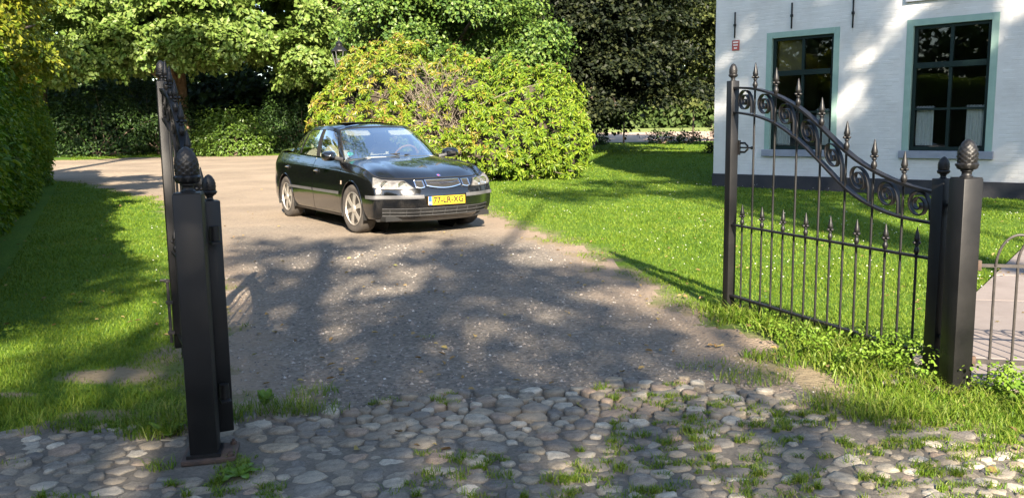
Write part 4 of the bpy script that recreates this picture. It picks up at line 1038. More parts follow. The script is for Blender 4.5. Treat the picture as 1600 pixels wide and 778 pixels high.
# ------------------------------------------------------------------ cobbles
def cobbles():
    rng = np.random.RandomState(21); rnd = random.Random(21)
    m, nt, out = mat_new('cobble_stone'); p = nt.nodes.new('ShaderNodeBsdfPrincipled'); nt.links.new(p.outputs[0], out.inputs[0])
    oi = nt.nodes.new('ShaderNodeObjectInfo'); ge = nt.nodes.new('ShaderNodeNewGeometry')
    f = math_n(nt, 'FRACT', math_n(nt, 'ADD', oi.outputs['Random'], ge.outputs['Random Per Island']))
    c = ramp(nt, f, [(0, (.24, .215, .185)), (.14, (.19, .18, .17)), (.28, (.29, .25, .20)), (.42, (.21, .19, .165)), (.55, (.26, .205, .17)), (.68, (.33, .305, .265)), (.8, (.14, .135, .135)), (.9, (.42, .395, .355)), (1.0, (.25, .22, .18))], 'CONSTANT'); c_warm = mixc(nt, 1.0, c.outputs[0], (1.0, .97, .88), 'MULTIPLY')
    a = noise(nt, 26, 5, .65); b = noise(nt, 160, 3, .6)
    v = ramp(nt, a.outputs[0], [(.3, (.55, .55, .55)), (.7, (1.32, 1.28, 1.22))]); sp = ramp(nt, b.outputs[0], [(.35, (.8, .8, .8)), (.65, (1.2, 1.2, 1.2))])
    col = mixc(nt, 1.0, mixc(nt, 1.0, c_warm, v.outputs[0], 'MULTIPLY'), sp.outputs[0], 'MULTIPLY')
    # sandy dust lying over the stones in patches
    d = noise(nt, 1.7, 4, .6, kind='Object') ; g2 = nt.nodes.new('ShaderNodeNewGeometry'); nt.links.new(g2.outputs['Position'], d.inputs['Vector'])
    col = mixc(nt, math_n(nt, 'MULTIPLY', ramp(nt, d.outputs[0], [(.45, (0, 0, 0)), (.7, (1, 1, 1))]).outputs[0], .35), col, (.25, .22, .18))
    sx = nt.nodes.new('ShaderNodeSeparateXYZ'); tc = nt.nodes.new('ShaderNodeTexCoord'); nt.links.new(tc.outputs['Object'], sx.inputs[0])
    rim = math_n(nt, 'SUBTRACT', 1.0, math_n(nt, 'MULTIPLY', math_n(nt, 'ADD', sx.outputs['Z'], math_n(nt, 'MULTIPLY', math_n(nt, 'SUBTRACT', .5, a.outputs[0]), .02)), 95.0), True)
    col = mixc(nt, math_n(nt, 'MULTIPLY', rim, .65), col, mixc(nt, b.outputs[0], (.10, .088, .068), (.20, .175, .14)))     # earth caught round the rim of each stone
    nt.links.new(col, p.inputs['Base Color']); p.inputs['Roughness'].default_value = .85; p.inputs['Specular IOR Level'].default_value = .25
    nt.links.new(bump(nt, math_n(nt, 'ADD', a.outputs[0], math_n(nt, 'MULTIPLY', b.outputs[0], .4)), .55, .012), p.inputs['Normal'])
    MAT['cobble'] = m
    # dart throwing with mixed stone sizes
    pts = []; cell = {}
    def ok(x, y, r):
        i, j = int(x // .25), int(y // .25)
        for a_ in range(i - 2, i + 3):
            for b_ in range(j - 2, j + 3):
                for (X, Y, R) in cell.get((a_, b_), ()):
                    if ((X - x) * .82) ** 2 + ((Y - y) * 1.12) ** 2 < (r + R) ** 2: return False
        return True
    for r, tries in ((.095, 12), (.072, 40), (.052, 500), (.039, 6000), (.030, 20000), (.022, 22000)):
        for _ in range(tries):
            x, y = rnd.uniform(-3.6, 4.2), rnd.uniform(1.9, 4.4)
            lim = float(cobtop(x)) - .06 + rnd.uniform(-.20, .20)
            if y > lim: continue
            if math.hypot(x + 1.25, y - 3.4) < .24 + .08 * rnd.random(): continue
            if x > 1.2 and rnd.random() < min(.9, (x - 1.2) * .9) * (1 if y > 3.15 else .5): continue
            if y > lim - .6 and rnd.random() < .8 * (1 - (lim - y) / .6): continue
            if ok(x, y, r):
                pts.append((x, y, r)); cell.setdefault((int(x // .25), int(y // .25)), []).append((x, y, r))
    P = np.array(pts); par = GROUND['cobble_paving']; stones = []
    for k in range(len(P)):
        x, y, r = P[k]
        poly = [(r * 1.75 * 1.25 * math.cos(t) , r * 1.75 * .95 * math.sin(t)) for t in np.linspace(0, 2 * math.pi, 13)[:-1]]
        ax, ay = r * 1.75, r * 1.38; ph = rnd.uniform(-.5, .5)
        poly = [(ax * math.cos(t) * math.cos(ph) - ay * math.sin(t) * math.sin(ph), ax * math.cos(t) * math.sin(ph) + ay * math.sin(t) * math.cos(ph)) for t in np.linspace(0, 2 * math.pi, 15)[:-1]]
        d2 = (P[:, 0] - x) ** 2 + (P[:, 1] - y) ** 2
        for q in np.argsort(d2)[1:14]:
            X, Y, R = P[q]; dx, dy = X - x, Y - y; L = math.hypot(dx, dy); nx, ny = dx / L, dy / L
            lim = L * r / (r + R) - rnd.uniform(.004, .014)
            new = []
            for i in range(len(poly)):
                a_, b_ = poly[i], poly[(i + 1) % len(poly)]; da = a_[0] * nx + a_[1] * ny - lim; db = b_[0] * nx + b_[1] * ny - lim
                if da <= 0: new.append(a_)
                if da * db < 0: t = da / (da - db); new.append((a_[0] + (b_[0] - a_[0]) * t, a_[1] + (b_[1] - a_[1]) * t))
            poly = new
            if len(poly) < 3: break
        if len(poly) < 4: continue
        # resample to 10 points by angle, a little rounded
        ang = sorted((math.atan2(v[1], v[0]), math.hypot(*v)) for v in poly); A = [v[0] for v in ang]; Rr = [v[1] for v in ang]
        tt = np.linspace(-math.pi, math.pi, 41)[:-1]; rr = np.interp(tt, [A[-1] - 2 * math.pi] + A + [A[0] + 2 * math.pi], [Rr[-1]] + Rr + [Rr[0]])
        rr = (np.roll(rr, 1) + rr * 2 + np.roll(rr, -1)) / 4; tt, rr = tt[::4], rr[::4]
        rr = rr * (1 + rng.normal(0, .10, 10))
        h = rnd.uniform(.002, .011) + r * .05; tx, ty = rnd.gauss(0, .05), rnd.gauss(0, .05); n = 10; V = []; flat = rnd.uniform(.66, .86)
        for (k_, z_) in ((1.0, -.03), (.94, h * .55), (flat, h)):
            for t, q in zip(tt, rr): V.append((q * k_ * math.cos(t), q * k_ * math.sin(t), z_ + (0 if z_ < 0 else (tx * q * math.cos(t) + ty * q * math.sin(t)) + rnd.gauss(0, .0018))))
        V.append((0, 0, h * 1.06))
        Fc = [(i * n + j, i * n + (j + 1) % n, (i + 1) * n + (j + 1) % n, (i + 1) * n + j) for i in range(2) for j in range(n)] + [(2 * n + j, 2 * n + (j + 1) % n, 3 * n) for j in range(n)]
        zb = float(gzn(np.array([x]), np.array([y]))[0]) - .003 - .006 * max(0, fbm(np.array([x]), np.array([y]), 1.1, 19)[0] - .42) / .3; inview = abs(x) < .615 * y + .15 and y > 2.75
        stones.append((float(rr.mean()) if inview else -1, x, y, zb, V, Fc))
    stones.sort(key=lambda s: -s[0]); rest = MB()
    for i, (rk, x, y, z, V, Fc) in enumerate(stones):
        if i < 300 and rk > 0:
            o = MB().add(V, Fc).build('cobble', m, par, angle=80); o.location = (x, y, z)
        else: rest.add([(v[0] + x, v[1] + y, v[2] + z) for v in V], Fc)
    if rest.v:
        o = rest.build('small_cobbles', m, par, angle=80); o['kind'] = 'stuff'
    return P
COB = cobbles()

# loose gravel chips on the near drive
def pebbles():
    rng = np.random.RandomState(4); N = 26000
    y = 3.4 + 6.6 * rng.rand(N) ** 1.6; x = (rng.rand(N) * 2 - 1) * (.66 * y + .3)
    k = (sdist(DRIVE, x, y) > rng.rand(N) * .5 - .15) & (y > cobtop(x) - .25 * rng.rand(N)); x, y = x[k], y[k]; n = len(x)
    s = (.0035 + .008 * rng.rand(n) ** 3) * (1 + y * .05); big = rng.rand(n) < .006; s[big] *= 1.9
    base = np.array([(1, 0, .1), (-.9, .2, 0), (.1, 1, .15), (0, -.85, .05), (.1, .05, .75), (0, 0, -.5)])
    V = base[None] * (1 + rng.normal(0, .22, (n, 6, 3))); a = rng.rand(n) * 6.28; ca, sa = np.cos(a)[:, None], np.sin(a)[:, None]
    X = V[..., 0] * ca - V[..., 1] * sa; Y = V[..., 0] * sa + V[..., 1] * ca
    V = np.stack([X, Y, V[..., 2]], -1) * s[:, None, None] + np.stack([x, y, gzn(x, y) - .02 * np.clip((sdist(DRIVE, x, y) + .1) / .5, 0, 1)], -1)[:, None]
    t = np.array([(0, 2, 4), (2, 1, 4), (1, 3, 4), (3, 0, 4), (2, 0, 5), (1, 2, 5), (3, 1, 5), (0, 3, 5)])
    Fc = (np.arange(n)[:, None, None] * 6 + t[None]).reshape(-1, 3)
    m, nt, out = mat_new('gravel_chip'); p = nt.nodes.new('ShaderNodeBsdfPrincipled'); nt.links.new(p.outputs[0], out.inputs[0]); g = nt.nodes.new('ShaderNodeNewGeometry')
    c = ramp(nt, g.outputs['Random Per Island'], [(0, (.07, .068, .07)), (.35, (.15, .135, .12)), (.6, (.24, .20, .165)), (.95, (.30, .27, .235)), (1, (.46, .44, .41))]); nt.links.new(c.outputs[0], p.inputs['Base Color']); p.inputs['Roughness'].default_value = .9
    o = link('gravel_chips', np_mesh('chips', V.reshape(-1, 3), Fc, False), m); tag(o, 'loose grey gravel chips scattered over the near drive', 'gravel', kind='stuff')
pebbles()

# ------------------------------------------------------------------ grass
def blades(name, x, y, h, w, mat, lean=.45, seed=0, flat=False, z=None, parent=None):
    rng = np.random.RandomState(seed); n = len(x); z = gzn(x, y) - .004 if z is None else z
    a = rng.rand(n) * 2 * np.pi; ln = lean * (.3 + rng.rand(n)); d = np.stack([np.cos(a), np.sin(a), np.zeros(n)], -1); s = np.stack([-np.sin(a), np.cos(a), np.zeros(n)], -1)
    b = rng.rand(n) * 2 * np.pi; s = s * .8 + .6 * np.stack([np.cos(b), np.sin(b), np.zeros(n)], -1); s = unit(s)
    B = np.stack([x, y, z], -1); up_ = np.array([0, 0, 1.0]); H, Wd = h[:, None], w[:, None]; ln = ln[:, None]
    if flat:
        V = np.stack([B - s * Wd / 2, B + s * Wd / 2, B + up_ * H + d * H * ln], 1).reshape(-1, 3); Fc = np.arange(n)[:, None] * 3 + np.array([[0, 1, 2]])
        return link(name, np_mesh(name, V, Fc, False), mat, parent)
    m1 = B + up_ * H * .55 + d * H * ln * .35
    V = np.stack([B - s * Wd / 2, B + s * Wd / 2, m1 + s * Wd * .38, m1 - s * Wd * .38, B + up_ * H * (1 - .25 * ln) + d * H * ln * 1.25], 1).reshape(-1, 3)
    k = np.arange(n)[:, None] * 5
    Fc = np.concatenate([k + np.array([[0, 1, 2]]), k + np.array([[0, 2, 3]]), k + np.array([[3, 2, 4]])], 0)
    return link(name, np_mesh(name, V, Fc, False), mat, parent)

GATE_A, GATE_B = (2.143, 4.287), (1.516, 5.959)
def segd(x, y, a, b):
    ex, ey = b[0] - a[0], b[1] - a[1]; t = np.clip(((x - a[0]) * ex + (y - a[1]) * ey) / (ex * ex + ey * ey), 0, 1)
    return np.hypot(x - a[0] - ex * t, y - a[1] - ey * t)

def grass():
    rng = np.random.RandomState(9)
    g1 = leafmat('lawn_blade', [(.046, .098, .007), (.085, .154, .010), (.130, .192, .016), (.190, .222, .038)], .55, .3, .2, .5, .8)
    g2 = leafmat('long_grass_blade', [(.060, .132, .008), (.108, .185, .013), (.150, .215, .022), (.23, .25, .06)], .5, .35, .25, .3, 1.5)
    N = 640000
    y = 3.0 * (46 / 3.0) ** rng.rand(N); x = (rng.rand(N) * 2 - 1) * (.68 * y + .4)
    wx = x + (fbm(x, y, 1.9, 11) - .5) * .85; wy = y + (fbm(x, y, 1.9, 15) - .5) * .7
    sd = sdist(DRIVE, wx, wy); ct = wy - cobtop(x); sp = sdist(PATHP, x, y)
    u = (x - HA.x) * HU.x + (y - HA.y) * HU.y; w = (x - HA.x) * HN.x + (y - HA.y) * HN.y
    inhouse = (w < .05) & (u > -.1)
    hedge_in = (x - (-4.65)) * (23.93 - 7.73) - (y - 7.73) * (-12.44 + 4.65) < 0
    patch = fbm(x, y, 1.1, 31)
    dens = np.clip(-sd / .35, 0, 1) * np.clip(ct / .12, 0, 1)
    dens = dens * (1 - np.clip(bare(x, y) * (.7 + .6 * fbm(x, y, 6.0, 91)), 0, 1)) * (.45 + .95 * patch)
    keep = (rng.rand(N) < dens) & (sp < -.02) & ~inhouse & ~hedge_in
    x, y, patch = x[keep], y[keep], patch[keep]; n = len(x)
    long_ = np.exp(-(segd(x, y, GATE_A, GATE_B) / .28) ** 2) * (.6 + .8 * fbm(x, y, 3, 5)) + .55 * np.exp(-(np.hypot(x + 1.45, y - 3.75) / .30) ** 2) + .35 * np.exp(-(segd(x, y, (1.35, 5.0), (2.0, 3.9)) / .3) ** 2) + .25 * np.exp(-(segd(x, y, (-2.6, 4.0), (-1.5, 3.95)) / .2) ** 2)
    h = (.008 + .014 * rng.rand(n) + .014 * patch) * (1 + .025 * y) + long_ * .17 * rng.rand(n) ** .7 * np.where((x > 1.9) & (y < 4.5), .55, .85)
    wd = (.0028 + .0022 * rng.rand(n)) * (.5 + y / 4.2)
    isl = long_ > .28
    o = blades('grass', x[~isl], y[~isl], h[~isl], wd[~isl], g1, .9, 1, flat=True); tag(o, 'short mown green grass of the lawns', 'grass', kind='stuff')
    o = blades('long_grass', x[isl], y[isl], h[isl], wd[isl] * 1.15, g2, .75, 2); tag(o, 'long bright grass growing under the right gate leaf and round the left post', 'grass', kind='stuff')
    # clumps between the cobbles and on the drive edges
    X, Y, H = [], [], []
    def tuft(cx, cy, n, r, hh):
        a = rng.rand(n) * 6.28; q = r * np.sqrt(rng.rand(n)); X.append(cx + q * np.cos(a) * 1.4); Y.append(cy + q * np.sin(a) * .8); H.append(hh * (.4 + .9 * rng.rand(n)))
    for _ in range(1700):
        cx = rng.uniform(-3.2, 3.6); cy = rng.uniform(2.5, 4.3)
        if cy > cobtop(cx) + .05: continue
        f = fbm(np.array([cx]), np.array([cy]), 1.6, 71)[0]
        if f < .515 + (.10 if -.3 < cx < .4 else 0) - (.06 if cx > .5 else 0): continue
        tuft(cx, cy, rng.randint(14, 60), rng.uniform(.012, .045), rng.uniform(.015, .04))
    for cx, cy, n, r, hh in ((-1.12, 3.98, 260, .13, .08), (-1.35, 3.86, 200, .10, .10), (-1.5, 3.75, 340, .14, .13), (-1.62, 3.66, 200, .10, .08), (-1.02, 4.25, 120, .10, .05), (-.95, 3.98, 150, .12, .05), (1.25, 4.35, 200, .15, .06), (1.1, 4.6, 120, .15, .04), (1.75, 3.75, 400, .18, .10), (1.95, 3.72, 200, .12, .07), (2.25, 3.8, 240, .16, .06), (2.1, 3.45, 160, .12, .06), (2.3, 3.3, 160, .14, .06), (1.95, 3.3, 100, .1, .05), (-1.42, 3.30, 60, .05, .05), (-1.1, 3.22, 70, .05, .05), (2.45, 3.72, 260, .15, .13), (1.6, 3.95, 320, .18, .09), (-1.9, 3.82, 240, .16, .06), (-2.15, 3.80, 240, .16, .06), (-.55, 5.4, 20, .06, .02)):
        tuft(cx, cy, n, r, hh)
    X, Y, H = map(np.concatenate, (X, Y, H)); ok = sdist(PATHP, X, Y) < 0; X, Y, H = X[ok], Y[ok], H[ok]
    o = blades('joint_grass', X, Y, H, np.full(len(X), .0042), g2, .9, 3, z=gzn(X, Y)); tag(o, 'small grass tufts growing between the cobbles and stones', 'grass', kind='stuff')
    # daisies and clover heads
    N = 800; y = 6.0 * (24 / 6.0) ** rng.rand(N); x = rng.uniform(-.1, .62, N) * y
    k = (sdist(DRIVE, x, y) < -.7) & (fbm(x, y, .7, 8) > .47) & (sdist(PATHP, x, y) < 0); k &= ~(((x - HA.x) * HN.x + (y - HA.y) * HN.y < .1) & ((x - HA.x) * HU.x + (y - HA.y) * HU.y > -.1))
    x2 = rng.uniform(-.42, -.2, 260) * (yy := rng.uniform(5, 12, 260)); k2 = sdist(DRIVE, x2, yy) < -.4
    x = np.concatenate([x[k], x2[k2]]); y = np.concatenate([y[k], yy[k2]]); n = len(x)
    r = (.006 + .004 * rng.rand(n)) * (.65 + y * .02); zc = gz(x, y) + .05 + .03 * rng.rand(n)
    a = np.arange(6) / 6 * 2 * np.pi; ring = np.stack([np.cos(a), np.sin(a), np.zeros(6)], -1)
    V = np.concatenate([np.stack([x, y, zc + r * .7], -1)[:, None], np.stack([x, y, zc], -1)[:, None] + ring[None] * r[:, None, None]], 1).reshape(-1, 3)
    Fc = (np.arange(n)[:, None, None] * 7 + np.array([[0, 1 + i, 1 + (i + 1) % 6] for i in range(6)])[None]).reshape(-1, 3)
    o = link('clover_flowers', np_mesh('clover', V, Fc), pbr('clover_white', (.55, .53, .48), (.68, .66, .62), 5, .8)); tag(o, 'tiny white clover flowers dotted over the lawn', 'flowers', kind='stuff')
grass()

def litter():
    rng = np.random.RandomState(90); N = 900; y = 2.8 * (20 / 2.8) ** rng.rand(N); x = (rng.rand(N) * 2 - 1) * .62 * y
    k = fbm(x, y, .8, 21) > .47; x, y = x[k], y[k]; n = len(x); P = np.stack([x, y, gzn(x, y) + .012 - .014 * (sdist(DRIVE, x, y) > .2) + .02 * (sdist(DRIVE, x, y) < 0) * (y > cobtop(x))], -1)
    D = np.stack([*(rng.normal(0, 1, (2, n))), rng.normal(0, .12, n)], -1); Nn = np.array([0, 0, 1.0]) + rng.normal(0, .3, (n, 3)); L = .022 + .03 * rng.rand(n)
    o = leaves('fallen_leaves', P, D, Nn, L, L * .6, leafmat('dead_leaf', [(.10, .06, .03), (.20, .13, .05), (.30, .22, .09), (.16, .17, .04)], .8, .1), None, .2, 'hex'); tag(o, 'scattered dry fallen leaves on drive, cobbles and lawn', 'leaves', kind='stuff')
litter()

# broad-leaved weeds
def weed(name, label, x, y, n, L, W, rise, mat, seed, cat='plant'):
    rng = np.random.RandomState(seed); o = empty(name, (x, y, gzf(x, y))); tag(o, label, cat)
    for i in range(n):
        a = 2 * math.pi * i / n + rng.uniform(-.4, .4); l = L * rng.uniform(.7, 1.1); w = W * rng.uniform(.8, 1.15); el = rise * rng.uniform(.7, 1.2); m = MB(); rows = []
        for t in np.linspace(0, 1, 8):
            d = l * t; cur = el - .9 * t * t * .8; px = d * math.cos(el) ; pz = d * math.sin(el) - .35 * l * t * t
            hw = w / 2 * (math.sin(math.pi * min(1, t * .94 + .06)) ** .7) + .002; wav = .12 * w * math.sin(t * 14 + i)
            rows.append([(px * math.cos(a) - s * hw * math.sin(a), px * math.sin(a) + s * hw * math.cos(a), pz + abs(s) * w * .14 + wav * abs(s) + .006) for s in (-1, -.5, 0, .5, 1)])
        m.grid(rows); m.build('leaf', mat, o, angle=80)
    return o
wm = leafmat('dock_leaf', [(.10, .19, .02), (.14, .24, .03)], .35, .35, .4)
weed('dock_plant', 'broad-leaved dock plant at the paving corner by the right post', 2.42, 3.90, 7, .20, .065, .85, wm, 1)
weed('dock_plant', 'upright broad leaf weed on the gravel just right of the left post', -1.21, 4.06, 5, .13, .05, 1.15, wm, 2)
weed('plantain_plant', 'small leafy rosette among the cobbles right of the left base plate', -1.07, 3.19, 7, .10, .035, .6, wm, 3)
weed('plantain_plant', 'low leafy rosette in the grass left of the left post', -1.52, 3.64, 7, .13, .035, .8, wm, 4)

# leafy herbs under the right gate
def herbs():
    rng = np.random.RandomState(14); C = []
    for _ in range(150):
        t = rng.rand(); x = GATE_A[0] + (GATE_B[0] - GATE_A[0]) * t * .75 + rng.normal(0, .12) + .02; y = GATE_A[1] + (GATE_B[1] - GATE_A[1]) * t * .75 + rng.normal(0, .12) - .05
        C.append((x, y, .05 + rng.rand() * .16 * (1.1 - t)))
    for _ in range(24): C.append((2.36 + rng.normal(0, .05), 4.02 + rng.normal(0, .06), .03 + rng.rand() * .12))
    C = np.array(C); O = unit(rng.normal(0, 1, C.shape)); P, D, N, L = spray_leaves(C, O, .045, 20, .019, .02, .2, .8, .4, rng)
    o = leaves('herb_patch', P, D, N, L, L * .75, leafmat('herb_leaf', [(.10, .19, .015), (.15, .25, .025), (.19, .28, .04)], .45, .35, .3), None, shape='hex'); tag(o, 'leafy green ground cover at the foot of the right gate post', 'weeds', kind='stuff')
herbs()

# ------------------------------------------------------------------ rhododendron
def rhododendron():
    rng = np.random.RandomState(33); rnd = random.Random(33); base = (-1.2, 22.4, gzf(0, 22.4))
    o = empty('rhododendron', base); tag(o, 'big bright green rhododendron bush behind the black car', 'bush')
    lobes = [((-2.95, 22.5, 1.75), (1.75, 1.6, 1.85)), ((.45, 22.2, 1.35), (1.55, 1.7, 1.62)), ((-1.25, 22.3, 1.70), (1.25, 1.5, 1.48)), ((-4.2, 22.5, 1.45), (.95, 1.2, 1.15)), ((1.35, 21.7, .85), (.72, 1.1, 1.05)), ((-.3, 21.4, .75), (1.3, 1.2, .95)), ((-2.6, 21.4, .8), (1.4, 1.1, 1.0))]
    C, O, dep = [], [], []
    for i, (c, r) in enumerate(lobes):
        n = int(1900 * (r[0] * r[2]) / 3)
        d = unit(rng.normal(0, 1, (n, 3))); d = d[d[:, 1] < .55]
        q = 1 - .32 * rng.rand(len(d), 1) ** 2.2
        bm = 1 + .10 * np.sin(d[:, :1] * 7 + i) * np.cos(d[:, 2:] * 8 + i * 2) + .07 * np.sin(d[:, :1] * 17) * np.sin(d[:, 2:] * 15 + i)
        p = np.array(c) + d * np.array(r) * q * bm; ok = p[:, 2] > .12
        for j, (c2, r2) in enumerate(lobes):
            if j != i: ok &= (((p - np.array(c2)) / (np.array(r2) * .86)) ** 2).sum(-1) > 1
        # an open, twiggy hollow in the middle
        hol = np.hypot((p[:, 0] + 1.78) / .62, (p[:, 2] - 2.05) / .95); ok &= (hol > 1) | (rng.rand(len(p)) < .46 + .5 * np.clip(hol - .5, 0, .5))
        ok &= (fbm(p[:, 0] + p[:, 1] * .6, p[:, 2] + p[:, 1] * .4, 2.0, 17) > .37) | (rng.rand(len(p)) < .25)
        C.append(p[ok]); O.append(d[ok]); dep.append(q[ok])
    C = np.concatenate(C); O = np.concatenate(O); k = 9; m = len(C)
    ax = unit(O * .8 + np.array([0, -.25, .45]) + rng.normal(0, .28, (m, 3)))
    a = unit(np.cross(ax, rng.normal(0, 1, (m, 3)))); b = np.cross(ax, a)
    t = (np.arange(k)[None] / k * 2 * np.pi + rng.rand(m, 1) * 6.28 + rng.normal(0, .15, (m, k)))
    rad = a[:, None] * np.cos(t)[..., None] + b[:, None] * np.sin(t)[..., None]
    el = rng.normal(.12, .30, (m, k, 1)); D = rad * np.cos(el) + ax[:, None] * np.sin(el) - np.array([0, 0, .30])
    P = np.repeat(C[:, None], k, 1) + rad * .012; N = ax[:, None] + .35 * rng.normal(0, 1, (m, k, 3)) - .2 * rad
    L = .125 * (.65 + .6 * rng.rand(m, k)); W = L * .30
    young = (C[:, 0] < -1.2 + rng.normal(0, .7, m)) & (rng.rand(m) < .55)
    old = ~young
    g1 = leafmat('rhododendron_leaf', [(.045, .095, .008), (.090, .155, .010), (.140, .205, .014), (.195, .250, .022)], .5, .22, .25, .3, 1.2)
    g2 = leafmat('rhododendron_leaf_old', [(.08, .12, .010), (.145, .180, .014), (.205, .205, .022), (.22, .14, .035)], .4, .22, .4, .3, 1.2)
    off = np.array(base); f = lambda q, s: q[s].reshape(-1, q.shape[-1])
    leaves('foliage', f(P, old) - off, f(D, old), f(N, old), L[old].ravel(), W[old].ravel(), g1, o, .2, 'hex')
    leaves('foliage', f(P, young) - off, f(D, young), f(N, young), L[young].ravel(), W[young].ravel() * .9, g2, o, .2, 'hex')
    # spent flower stalks, reddish brown
    s = rng.permutation(m)[:900]; s = s[C[s, 2] > 1.0]; Ps = np.repeat(C[s], 4, 0) - off; Ds = np.repeat(ax[s], 4, 0) + rng.normal(0, .5, (len(s) * 4, 3))
    leaves('dry_stalks', Ps, Ds, rng.normal(0, 1, Ps.shape), np.full(len(Ps), .07), np.full(len(Ps), .012), leafmat('dry_stalk', [(.22, .10, .05), (.34, .20, .09)], .8, .1), o)
    # bare branches in the hollow and stems inside
    mb = MB()
    for i in range(95):
        a_ = Vector((rnd.uniform(-2.2, -1.2), rnd.uniform(21.4, 22.1), rnd.uniform(.3, 1.2))); b_ = Vector((rnd.uniform(-2.55, -.95), rnd.uniform(20.75, 21.6), rnd.uniform(1.2, 3.0)))
        mb.tube([p - Vector(base) for p in limb_pts(a_, b_, .1, 6, rnd)], [.016, .014, .011, .009, .006, .003], 5)
        for _ in range(3):
            c_ = a_.lerp(b_, rnd.uniform(.4, .95)); d_ = c_ + Vector((rnd.uniform(-.35, .35), rnd.uniform(-.35, .1), rnd.uniform(-.1, .4)))
            mb.tube([p - Vector(base) for p in limb_pts(c_, d_, .2, 4, rnd)], [.007, .006, .004, .002], 4)
    for i in range(60):
        a_ = Vector((rnd.uniform(-3.5, 1.2), 22.4, .0)); b_ = Vector(C[rnd.randrange(m)]); mb.tube([p - Vector(base) for p in limb_pts(a_, b_, .2, 6, rnd)], [.035, .03, .024, .018, .012, .006], 5)
    mb.build('branches', MAT['twig'], o, angle=80)
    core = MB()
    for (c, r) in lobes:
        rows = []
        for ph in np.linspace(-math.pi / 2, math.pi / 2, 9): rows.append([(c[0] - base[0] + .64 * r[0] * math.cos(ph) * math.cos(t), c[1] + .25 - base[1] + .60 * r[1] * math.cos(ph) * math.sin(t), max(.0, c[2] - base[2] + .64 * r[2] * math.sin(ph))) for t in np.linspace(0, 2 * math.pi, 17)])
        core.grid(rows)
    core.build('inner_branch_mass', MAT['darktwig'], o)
rhododendron()

# ------------------------------------------------------------------ hedge on the left
def hedge():
    rng = np.random.RandomState(41); A = np.array([-4.95, 7.5]); B = np.array([-13.0, 24.1]); d = (B - A); Ln = np.linalg.norm(d); d /= Ln; nr = np.array([d[1], -d[0]])    # towards the lawn
    A = A - d * 3.5; Ln += 3.5
    o = empty('hedge', (A[0], A[1], 0)); tag(o, 'tall leafy green hedge along the left edge of the lawn', 'hedge'); off = np.array([A[0], A[1], 0])
    C, O = [], []
    n = 15000; s = Ln * rng.rand(n) ** 1.25; z = .06 + 2.55 * rng.rand(n)
    lump = (fbm(s, z, .9, 4) - .5) * .7 + (fbm(s, z, 2.6, 9) - .5) * .35 + .16 * np.sin(z * 1.0) - .10 * np.clip(z - 2.0, 0, 1) ** 2 - .22 * np.clip(.35 - z, 0, 1)
    dep = -.4 * rng.rand(n) ** 2.0
    P2 = A + d[None] * s[:, None] + nr[None] * (lump + dep)[:, None]
    C = np.stack([P2[:, 0], P2[:, 1], z + gz(P2[:, 0], P2[:, 1])], -1); O = np.repeat(np.array([[nr[0], nr[1], .1]]), n, 0)
    nt_ = 3200; s2 = Ln * rng.rand(nt_); w2 = -rng.rand(nt_) * 1.3; P3 = A + d[None] * s2[:, None] + nr[None] * w2[:, None]
    C = np.concatenate([C, np.stack([P3[:, 0], P3[:, 1], 2.55 + .25 * fbm(s2, w2, 1.2, 3) + gz(0, P3[:, 1])], -1)]); O = np.concatenate([O, np.repeat(np.array([[nr[0] * .3, nr[1] * .3, 1.0]]), nt_, 0)])
    P, D, N, L = spray_leaves(C, unit(O), .11, 7, .075, .03, .3, .75, .6, rng)
    leaves('foliage', P - off, D, N, L, L * .55, leafmat('hedge_leaf', [(.030, .080, .006), (.065, .135, .009), (.11, .185, .012), (.19, .24, .016)], .45, .42, .3, .35, .8), o, .2, 'hex')
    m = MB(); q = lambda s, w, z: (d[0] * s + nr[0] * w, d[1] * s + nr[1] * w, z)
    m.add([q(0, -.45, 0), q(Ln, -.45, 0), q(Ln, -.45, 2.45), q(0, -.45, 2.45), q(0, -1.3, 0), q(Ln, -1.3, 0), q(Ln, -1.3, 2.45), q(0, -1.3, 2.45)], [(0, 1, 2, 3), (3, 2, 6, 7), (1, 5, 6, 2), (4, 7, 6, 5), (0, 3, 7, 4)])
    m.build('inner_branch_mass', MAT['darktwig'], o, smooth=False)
hedge()

# ------------------------------------------------------------------ trees
maple = leafmat('maple_leaf', [(.055, .105, .014), (.098, .162, .026), (.145, .210, .042), (.20, .255, .072)], .5, .28, .35, .35, .5)
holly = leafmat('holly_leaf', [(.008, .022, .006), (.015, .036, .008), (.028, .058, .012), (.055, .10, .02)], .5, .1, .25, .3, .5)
bushm = leafmat('bush_leaf', [(.045, .095, .012), (.08, .14, .018), (.12, .19, .028)], .4, .25, .4, .3, .8)
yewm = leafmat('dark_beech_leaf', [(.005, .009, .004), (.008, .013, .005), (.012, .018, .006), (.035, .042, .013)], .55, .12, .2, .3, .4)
farm = leafmat('far_leaf', [(.03, .055, .014), (.05, .08, .02), (.08, .11, .035)], .6, .25, .2, .4, .2)
goldm = leafmat('golden_leaf', [(.07, .12, .010), (.13, .17, .014), (.20, .22, .020), (.28, .26, .03)], .45, .35, .3, .35, .6)
def B_(x, y): return (x, y, gzf(x, y))
GT = 'broadleaf trees behind the drive'
